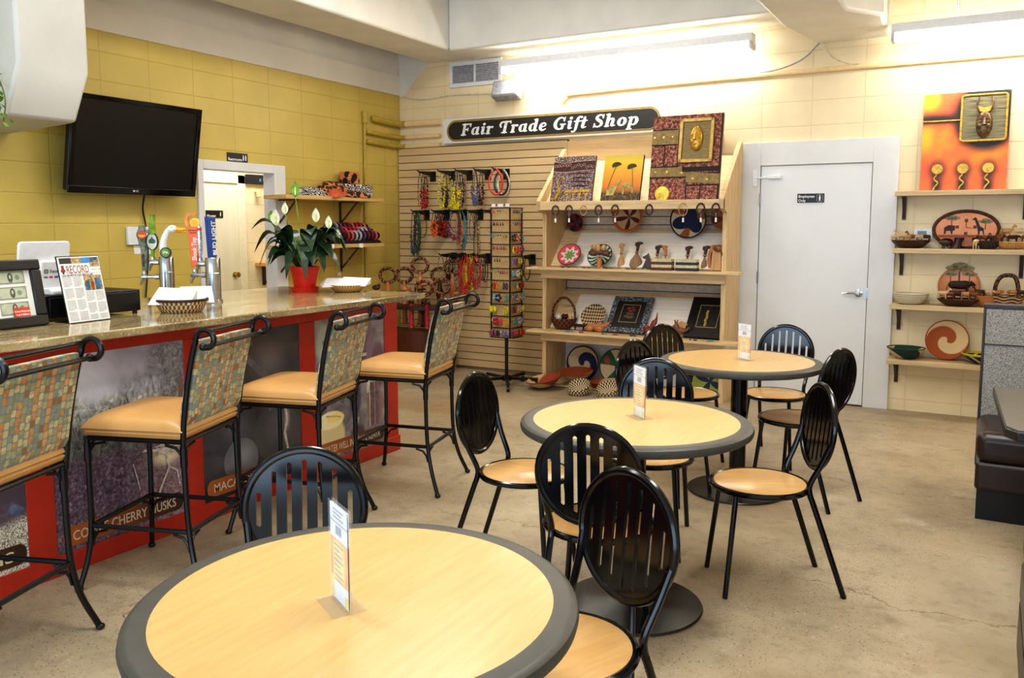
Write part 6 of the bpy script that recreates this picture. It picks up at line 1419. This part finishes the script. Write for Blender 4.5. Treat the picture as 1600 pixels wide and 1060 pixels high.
for x, y, lab in ((-3.13,6.72,'left small wicker bowl'),(-2.86,6.74,'right small wicker bowl')):
    dish('wicker_bowl', lab+' with latticed side on the floor before the unit', .105, .05, LT2, (x,y,.002), RX(0), cat_='bowl', group='small wicker bowls on the floor', base=.7)
    dish('wicker_bowl', lab.replace('small wicker bowl','tilted wicker bowl')+' propped inside the latticed bowl before the unit', .10, .05, LT2, (x+.004,y+.03,.045), RX(.45), cat_='bowl', group='small wicker bowls on the floor', base=.7)
dish('woven_basket', 'navy, cream and red basket leaning at the right of the bottom opening', .15, .05, coil('coil_red_navy',petals(3,.5,20,.09,(34,34,56),(220,196,160),(184,70,44),.10)), (-2.22,7.26,.165), UP(.15), group='baskets at the foot of the display unit')
dish('woven_basket', 'navy and lime patterned basket at the far right of the bottom opening', .14, .05, coil('coil_lime',petals(4,0,18,.07,(30,40,72),(150,160,70))), (-2.06,7.12,.15), UP(.25), group='baskets at the foot of the display unit')
# ================================================================ shelves right of the white door
SR = ((1.763,'top right-hand shelf, holding the orange mask painting',.22),(1.32,'second right-hand shelf, holding the copper clock',.22),(.882,'third right-hand shelf, holding the copper plate',.24),(.45,'lowest right-hand shelf, holding the spiral plate',.27))
for z, lab, dp in SR:
    o = thing('wall_shelf', 'wooden wall shelf beside the white door: '+lab, 'shelf', (0,D,z), group='shelves beside the white door')
    MB().bx(-.675,1.35,-dp,0,-.038,0).build('shelf_board', SHELFW, o, .003)
    for x in (-.62,.205): MB().bx(x-.014,x+.014,-.012,0,-.22,-.038).bx(x-.012,x+.012,-dp+.06,-.012,-.05,-.038).tube([(x,-.01,-.20),(x,-dp+.07,-.05)], .009, 6).build('bracket', DARKBR, o)
# orange painting with horned mask
w_, h_ = .585, .745
t = NT('fiery_canvas'); c = t.ramp(t.noise(2.4,3), [(.3,(236,90,62)),(.5,(240,120,58)),(.68,(250,180,40))])
V = t.tc
c = t.blob(c, V, (-.25,0,.70), (.10,0,.12), (252,206,50), .95); c = t.blob(c, V, (-.27,0,.40), (.10,0,.18), (250,180,40), .95)
c = t.blob(c, V, (-.2,0,.55), (.6,0,.075), (44,34,34), .9); c = t.blob(c, V, (.14,0,.56), (.27,0,.32), (40,34,32), .3)
for x in (-.175,.0,.17): c = t.blob(c, V, (x,0,.16), (.10,0,.12), (40,34,30), .9); c = t.blob(c, V, (x,0,.04), (.07,0,.14), (44,36,30), .9)
t.bump(t.noise(160,3), .6, .004)
op = canvas_frame(w_, h_, 'fiery orange painting with a horned mask panel on the top right-hand shelf', 'painting', (-.222,D-.075,1.765), (-.08,0,0), t.done(c, .45), mat('canvas_black_edge',(44,36,34),.6))
b = MB(); F0 = TR(0,-.002,0) @ FY
b.m(0).prism(rrect(.30,.345,.015), 0, .006, F0 @ TR(.12,.545,0))
b.m(1).tube([(x+.12,-.012,y+.545) for x, y in rrect(.30,.345,.02)], .008, 7, True).tube([(-w_/2,-.006,.535),(-.03,-.008,.535)], .006, 6)
b.build('relief_work', [mat('mask_panel',(112,104,76),.55,var=.6,scale=9,stretch=(.6,1,26)), mat('relief_gold',(206,166,70),.4,.2,var=.2,scale=50)], op)
for x in (-.175,.0,.17):
    q = MB().lathe([(0,0),(.04,0),(.038,.010),(.008,.012),(0,.010)], 22, F0 @ TR(x,.165,0)); q.tube(curve_pts([(x,-.006,.123),(x-.02,-.006,.09),(x+.008,-.006,.06),(x-.012,-.006,.03),(x-.022,-.006,.006)],4), .006, 6)
    q.build('gold_button', mat('relief_gold',(206,166,70)), op)
m = MB(); face_mask(m, F0 @ TR(.125,.50,.010), .112, True); mk = m.build('horned_mask', mat('mask_bronze',(104,80,54),.32,.4,var=.4,scale=30), op)
MB().prism([(-.035,.06),(-.045,.10),(0,.085),(.045,.10),(.035,.06),(0,.045)], .025, .034, F0 @ TR(.125,.53,0)).build('gold_brow', GOLD, mk)
th = thing('thermostat', 'white wall thermostat behind the carved animals on the second shelf', 'thermostat', (-.475,D,1.43))
MB().prism(rrect(.135,.09,.012), 0, .025, FY).build('case', WHITE, th, .004); MB().prism(Pp(-.04,.025,-.02,.025), .025, .026, FY).build('display', mat('lcd_green',(120,134,128),.3), th); MB().prism(rrect(.012,.008,.002), .025, .028, FY @ TR(.048,.012,0)).prism(rrect(.012,.008,.002), .025, .028, FY @ TR(.048,-.012,0)).build('keys', mat('key_grey',(206,208,210)), th)
COPPER = None
t = NT('copper_sheet'); c = t.ramp(t.noise(5,4), [(.3,(196,118,78)),(.6,(218,146,100)),(.8,(232,172,126))]); COPPER = t.done(c, .35, .25)
zs = 1.321
ck = thing('copper_clock', 'oval copper clock with acacia trees and a giraffe on the second shelf', 'clock', (-.178,D-.05,zs)); ck.rotation_euler = (-.1,0,0)
E_ = lambda r, k: [(r*.215*x/.215*1.0*k, r*y*k) for x, y in arc(0,0,1,1,0,360,40)[:-1]]
el = lambda a, b_: [(a*x, b_*y) for x, y in arc(0,0,1,1,0,360,40)[:-1]]
Mc = FY @ TR(0,.145,0)
MB().prism(el(.225,.145), 0, .008, Mc).build('copper_face', COPPER, ck)
MB().tube([(x,-.01,y+.145) for x, y in el(.222,.142)], .013, 8, True).build('bark_rim', mat('bark_rim',(88,52,36),.7,var=.4,scale=60), ck)
def acacia(mb, x, z, s, m0, m1, M):
    mb.m(m1).prism([(x-.004*s,z),(x+.004*s,z),(x+.003*s,z+.06*s),(x-.003*s,z+.06*s)], .008, .009, M)
    for dx, dz, r in ((-.03,.07,.022),(0,.082,.026),(.032,.07,.022),(-.012,.062,.018),(.018,.06,.018)): mb.m(m0).prism([(x+dx*s+r*s*1.3*a,z+dz*s+r*s*.55*b_) for a, b_ in arc(0,0,1,1,0,360,10)[:-1]], .008, .0092, M)
b = MB(); acacia(b,-.10,.02,1.0,0,1,Mc); acacia(b,.13,.0,.9,0,1,Mc)
for x, z in ((0,.07),(-.06,.02),(.06,.02),(0,-.03)): b.m(1).prism(Pp(x-.012,x+.012,z-.012,z+.012), .008, .0095, Mc)
b.m(1).prism(Pp(-.003,.003,.02,.065), .0095, .0105, Mc).prism([(0,.02),(.04,.014),(.04,.01),(0,.014)], .0095, .0105, Mc)
b.m(2).prism([(-.15,-.035),(-.15,.015),(-.12,.035),(-.075,.03),(-.075,-.005),(-.09,-.01),(-.09,-.035),(-.10,-.035),(-.105,-.01),(-.135,-.01),(-.14,-.035)], .008, .011, Mc)
b.prism([(.085,-.04),(.075,.02),(.055,.075),(.04,.072),(.045,.085),(.06,.095),(.07,.085),(.095,.025),(.12,.01),(.125,-.04),(.118,-.04),(.112,-.01),(.095,-.01),(.092,-.04)], .008, .011, Mc)
b.build('animal_motifs', [mat('acacia_green',(150,142,108),.7,var=.2,scale=60), mat('motif_brown',(120,60,50),.6), mat('silhouette_brown',(58,34,28),.6)], ck)
def animal(lab, m, m_, loc, rz=0, group=None, nm='carved_animal'): return solo(nm, m, m_, lab, 'carving', loc, (0,0,rz), group)
AG = 'small carved animals on the right-hand shelves'
def dug(name, label, R, h, m_, loc, sx=1.5): 
    o = solo(name, MB().lathe(bowl(R,h,.45,.008), 26, Matrix.Diagonal((sx,.85,1,1))), m_, label, 'bowl', loc); return o
dug('carved_bowl', 'dark oval wooden bowl full of small animals at the left of the second shelf', .105, .06, DKWOOD, (-.555,D-.115,zs), 1.35)
rr = random.Random(3)
CO = [wood('carved_cream',(216,184,142),.8,.5,'X'), MIDWOOD, LTWOOD, DKWOOD]
def orient(k): return (('first','second','third','fourth','fifth','sixth')[k])
for k in range(6):
    animal('small carved animal in the dark oval bowl, %s from the left' % orient(k), quad(.07+.012*(k == 1),.075,neck=.03 if k in (1,3) else 0,trunk=k == 4), CO[(k*3+(k == 1)) % 4], (-.66+k*.042,D-.125,zs+.045), rr.uniform(-.3,.3)+(PI if k % 2 else 0), AG)
o = thing('carved_table', 'small carved wooden stand with bark edge in front of the copper clock', 'carving', (-.225,D-.155,zs))
MB().prism([(.135*x*(1+.06*math.sin(i*2.1)),.05*y) for i, (x, y) in enumerate(arc(0,0,1,1,0,360,24)[:-1])], .085, .105).build('bark_top', wood('bark_top',(150,88,54),.7,.6,'X'), o)
MB().tube([(-.01,0,0),(0,0,.045),(.01,0,.09)], [.04,.025,.035], 9).ell((-.08,0,.05), (.05,.025,.03), 8, 6).tube([(-.09,0,.04),(-.10,0,.0)], .01, 6).tube([(-.06,0,.04),(-.05,0,0)], .01, 6).build('carved_base', DKWOOD, o)
animal('cream carved animal at the right end of the stand under the clock', quad(.085,.07), CO[0], (-.115+.015,D-.19,zs), 1.2, AG)
dug('carved_bowl', 'dark latticed basket of animals right of the clock stand', .075, .06, weave('lattice_dark',(70,46,34),(34,22,18),16,30), (-.035+.01,D-.15,zs), 1.2)
for k in range(4): animal('dark carved animal in the latticed basket under the clock, %s from the left' % orient(k), quad(.065,.065,neck=.02*(k % 2)), [DKWOOD,MIDWOOD][k % 2], (-.10+k*.045,D-.155,zs+.045), rr.uniform(-.5,.5), AG)
dug('carved_bowl', 'light wooden bowl of animals at the right end of the second shelf', .10, .055, LTWOOD, (.135,D-.135,zs), 1.15)
for k in range(5): animal('carved animal in the light bowl on the second shelf, %s from the left' % orient(k), quad(.085 if k in (1,3) else .07,.08,neck=.03*(k == 1),horn=k == 3), CO[(k+1) % 4], (.045+k*.045,D-.145+.02*(k % 2),zs+.045+.035*(k in (1,3))), rr.uniform(-.4,.4), AG)
zs = .883
dish('woven_bowl', 'pale white woven bowl at the left of the third shelf', .135, .085, coil('coil_white',lambda t,r,a,s: t.mix(t.smooth(t.math('SINE', t.math('MULTIPLY', s[2], 420)), -.2,.4), (222,214,192), (190,178,150))), (-.535,D-.125,zs), RX(0), cat_='bowl', base=.55)
pt = thing('copper_plate', 'round copper plate with an acacia tree propped on the third shelf', 'plate', (-.205,D-.045,zs)); pt.rotation_euler = (-.15,0,0)
Mc = FY @ TR(0,.148,0); MB().lathe([(0,0),(.142,0),(.148,.006),(.14,.012),(.128,.006),(0,.004)], 40, Mc).build('copper_disc', COPPER, pt)
b = MB(); acacia(b,0,.02,1.7,0,1,Mc); acacia(b,-.06,.03,.9,0,1,Mc); acacia(b,.07,.03,.9,0,1,Mc); b.build('tree_motif', [mat('acacia_green',(128,128,92)), mat('motif_brown',(120,60,50)), DKWOOD], pt)
dug('carved_bowl', 'dark oval bowl of carved animals in front of the copper plate', .115, .055, DKWOOD, (-.20,D-.155,zs), 1.3)
for k in range(5): animal('carved animal in the dark bowl before the copper plate, %s from the left' % orient(k), quad(.085,.075,trunk=k == 3,neck=.025*(k == 0)), [CO[0],MIDWOOD,DKWOOD,CO[2],MIDWOOD][k], (-.305+k*.052,D-.165,zs+.04), rr.uniform(-.4,.4), AG)
animal('dark carved buffalo standing above the other animals before the copper plate', quad(.115,.16,horn=1,fat=1.3), wood('buffalo_wood',(46,28,22),.7,.35,'X'), (-.195,D-.135,zs+.085), 0, AG)
dug('carved_bowl', 'orange brown wooden bowl of animals beside the handled zebra basket', .09, .085, wood('bowl_orange',(176,112,66),.8,.4,'X'), (.005,D-.13,zs), 1.2)
for k in range(3): animal('carved animal in the orange brown bowl on the third shelf, %s from the left' % orient(k), quad(.075,.07,neck=.03*(k == 0)), [DKWOOD,CO[0],ORW][k], (-.055+k*.055,D-.14,zs+.065), rr.uniform(-.4,.4)+PI*(k == 0), AG)
o = thing('handled_basket', 'dark striped basket with a squared woven handle on the third shelf', 'basket', (.125,D-.14,zs))
MB().lathe(bowl(.115,.09,.5,.008), 26).build('basket_bowl', coil('coil_zebra',lambda t,r,a,s: t.mix(t.smooth(t.math('SINE', t.math('ADD', t.math('MULTIPLY', s[2], 260), t.math('MULTIPLY', t.math('SINE', t.math('MULTIPLY', a, 6)), 1.5))), -.1,.1), (70,46,36), (200,166,126))), o)
MB().tube(curve_pts([(-.085,0,.085),(-.08,0,.17),(-.045,0,.235),(.03,0,.24),(.06,0,.18),(.07,0,.085)],4), .015, 8).build('handle', spots('handle_wrap2',(110,74,54),(44,28,24),60), o)
for k in range(2): animal('carved animal in the striped handled basket, %s from the left' % orient(k), quad(.07,.07), [ORW,DKWOOD][k], (.155+k*.055,D-.145,zs+.075), rr.uniform(-.4,.4), AG)
zs = .451
dish('woven_bowl', 'dark green and cream woven bowl on the lowest right-hand shelf', .142, .085, coil('coil_darkgreen',lambda t,r,a,s: t.mix(t.math('MULTIPLY', t.math('GREATER_THAN', t.math('SINE', t.math('ADD', t.math('MULTIPLY', a, 2), t.math('MULTIPLY', s[2], 22))), .1), t.math('LESS_THAN', s[2], .082)), (24,62,54), (206,186,140))), (-.545,D-.15,zs), RX(0), cat_='bowl', base=.4)
def spi(t, r, a, s):
    q = t.math('SINE', t.math('ADD', t.math('ADD', t.math('MULTIPLY', a, 1), t.math('MULTIPLY', r, -34)), -1.2)); q = t.math('ADD', q, t.math('MULTIPLY', t.math('SINE', t.math('MULTIPLY', a, 50)), .12))
    return t.mix(t.math('GREATER_THAN', r, .147), t.mix(t.smooth(q, -.05,.05), (166,84,36), (220,192,146)), (150,72,32))
dish('woven_plate', 'rust and cream spiral plate leaning on the lowest right-hand shelf', .155, .03, coil('coil_spiral',spi), (-.262,D-.075,zs+.155), UP(.15), cat_='plate', base=.5)
dish('woven_bowl', 'navy bowl with yellow rim beside the spiral plate', .13, .075, coil('coil_navy_yellow',lambda t,r,a,s: t.mix(t.math('GREATER_THAN', s[2], .062), t.mix(t.smooth(t.math('SINE', t.math('ADD', t.math('MULTIPLY', a, 8), t.math('MULTIPLY', s[2], 100))), .5,.7), (34,38,72), (196,196,120)), (216,190,50))), (-.03,D-.145,zs), RX(0), cat_='bowl', base=.4)
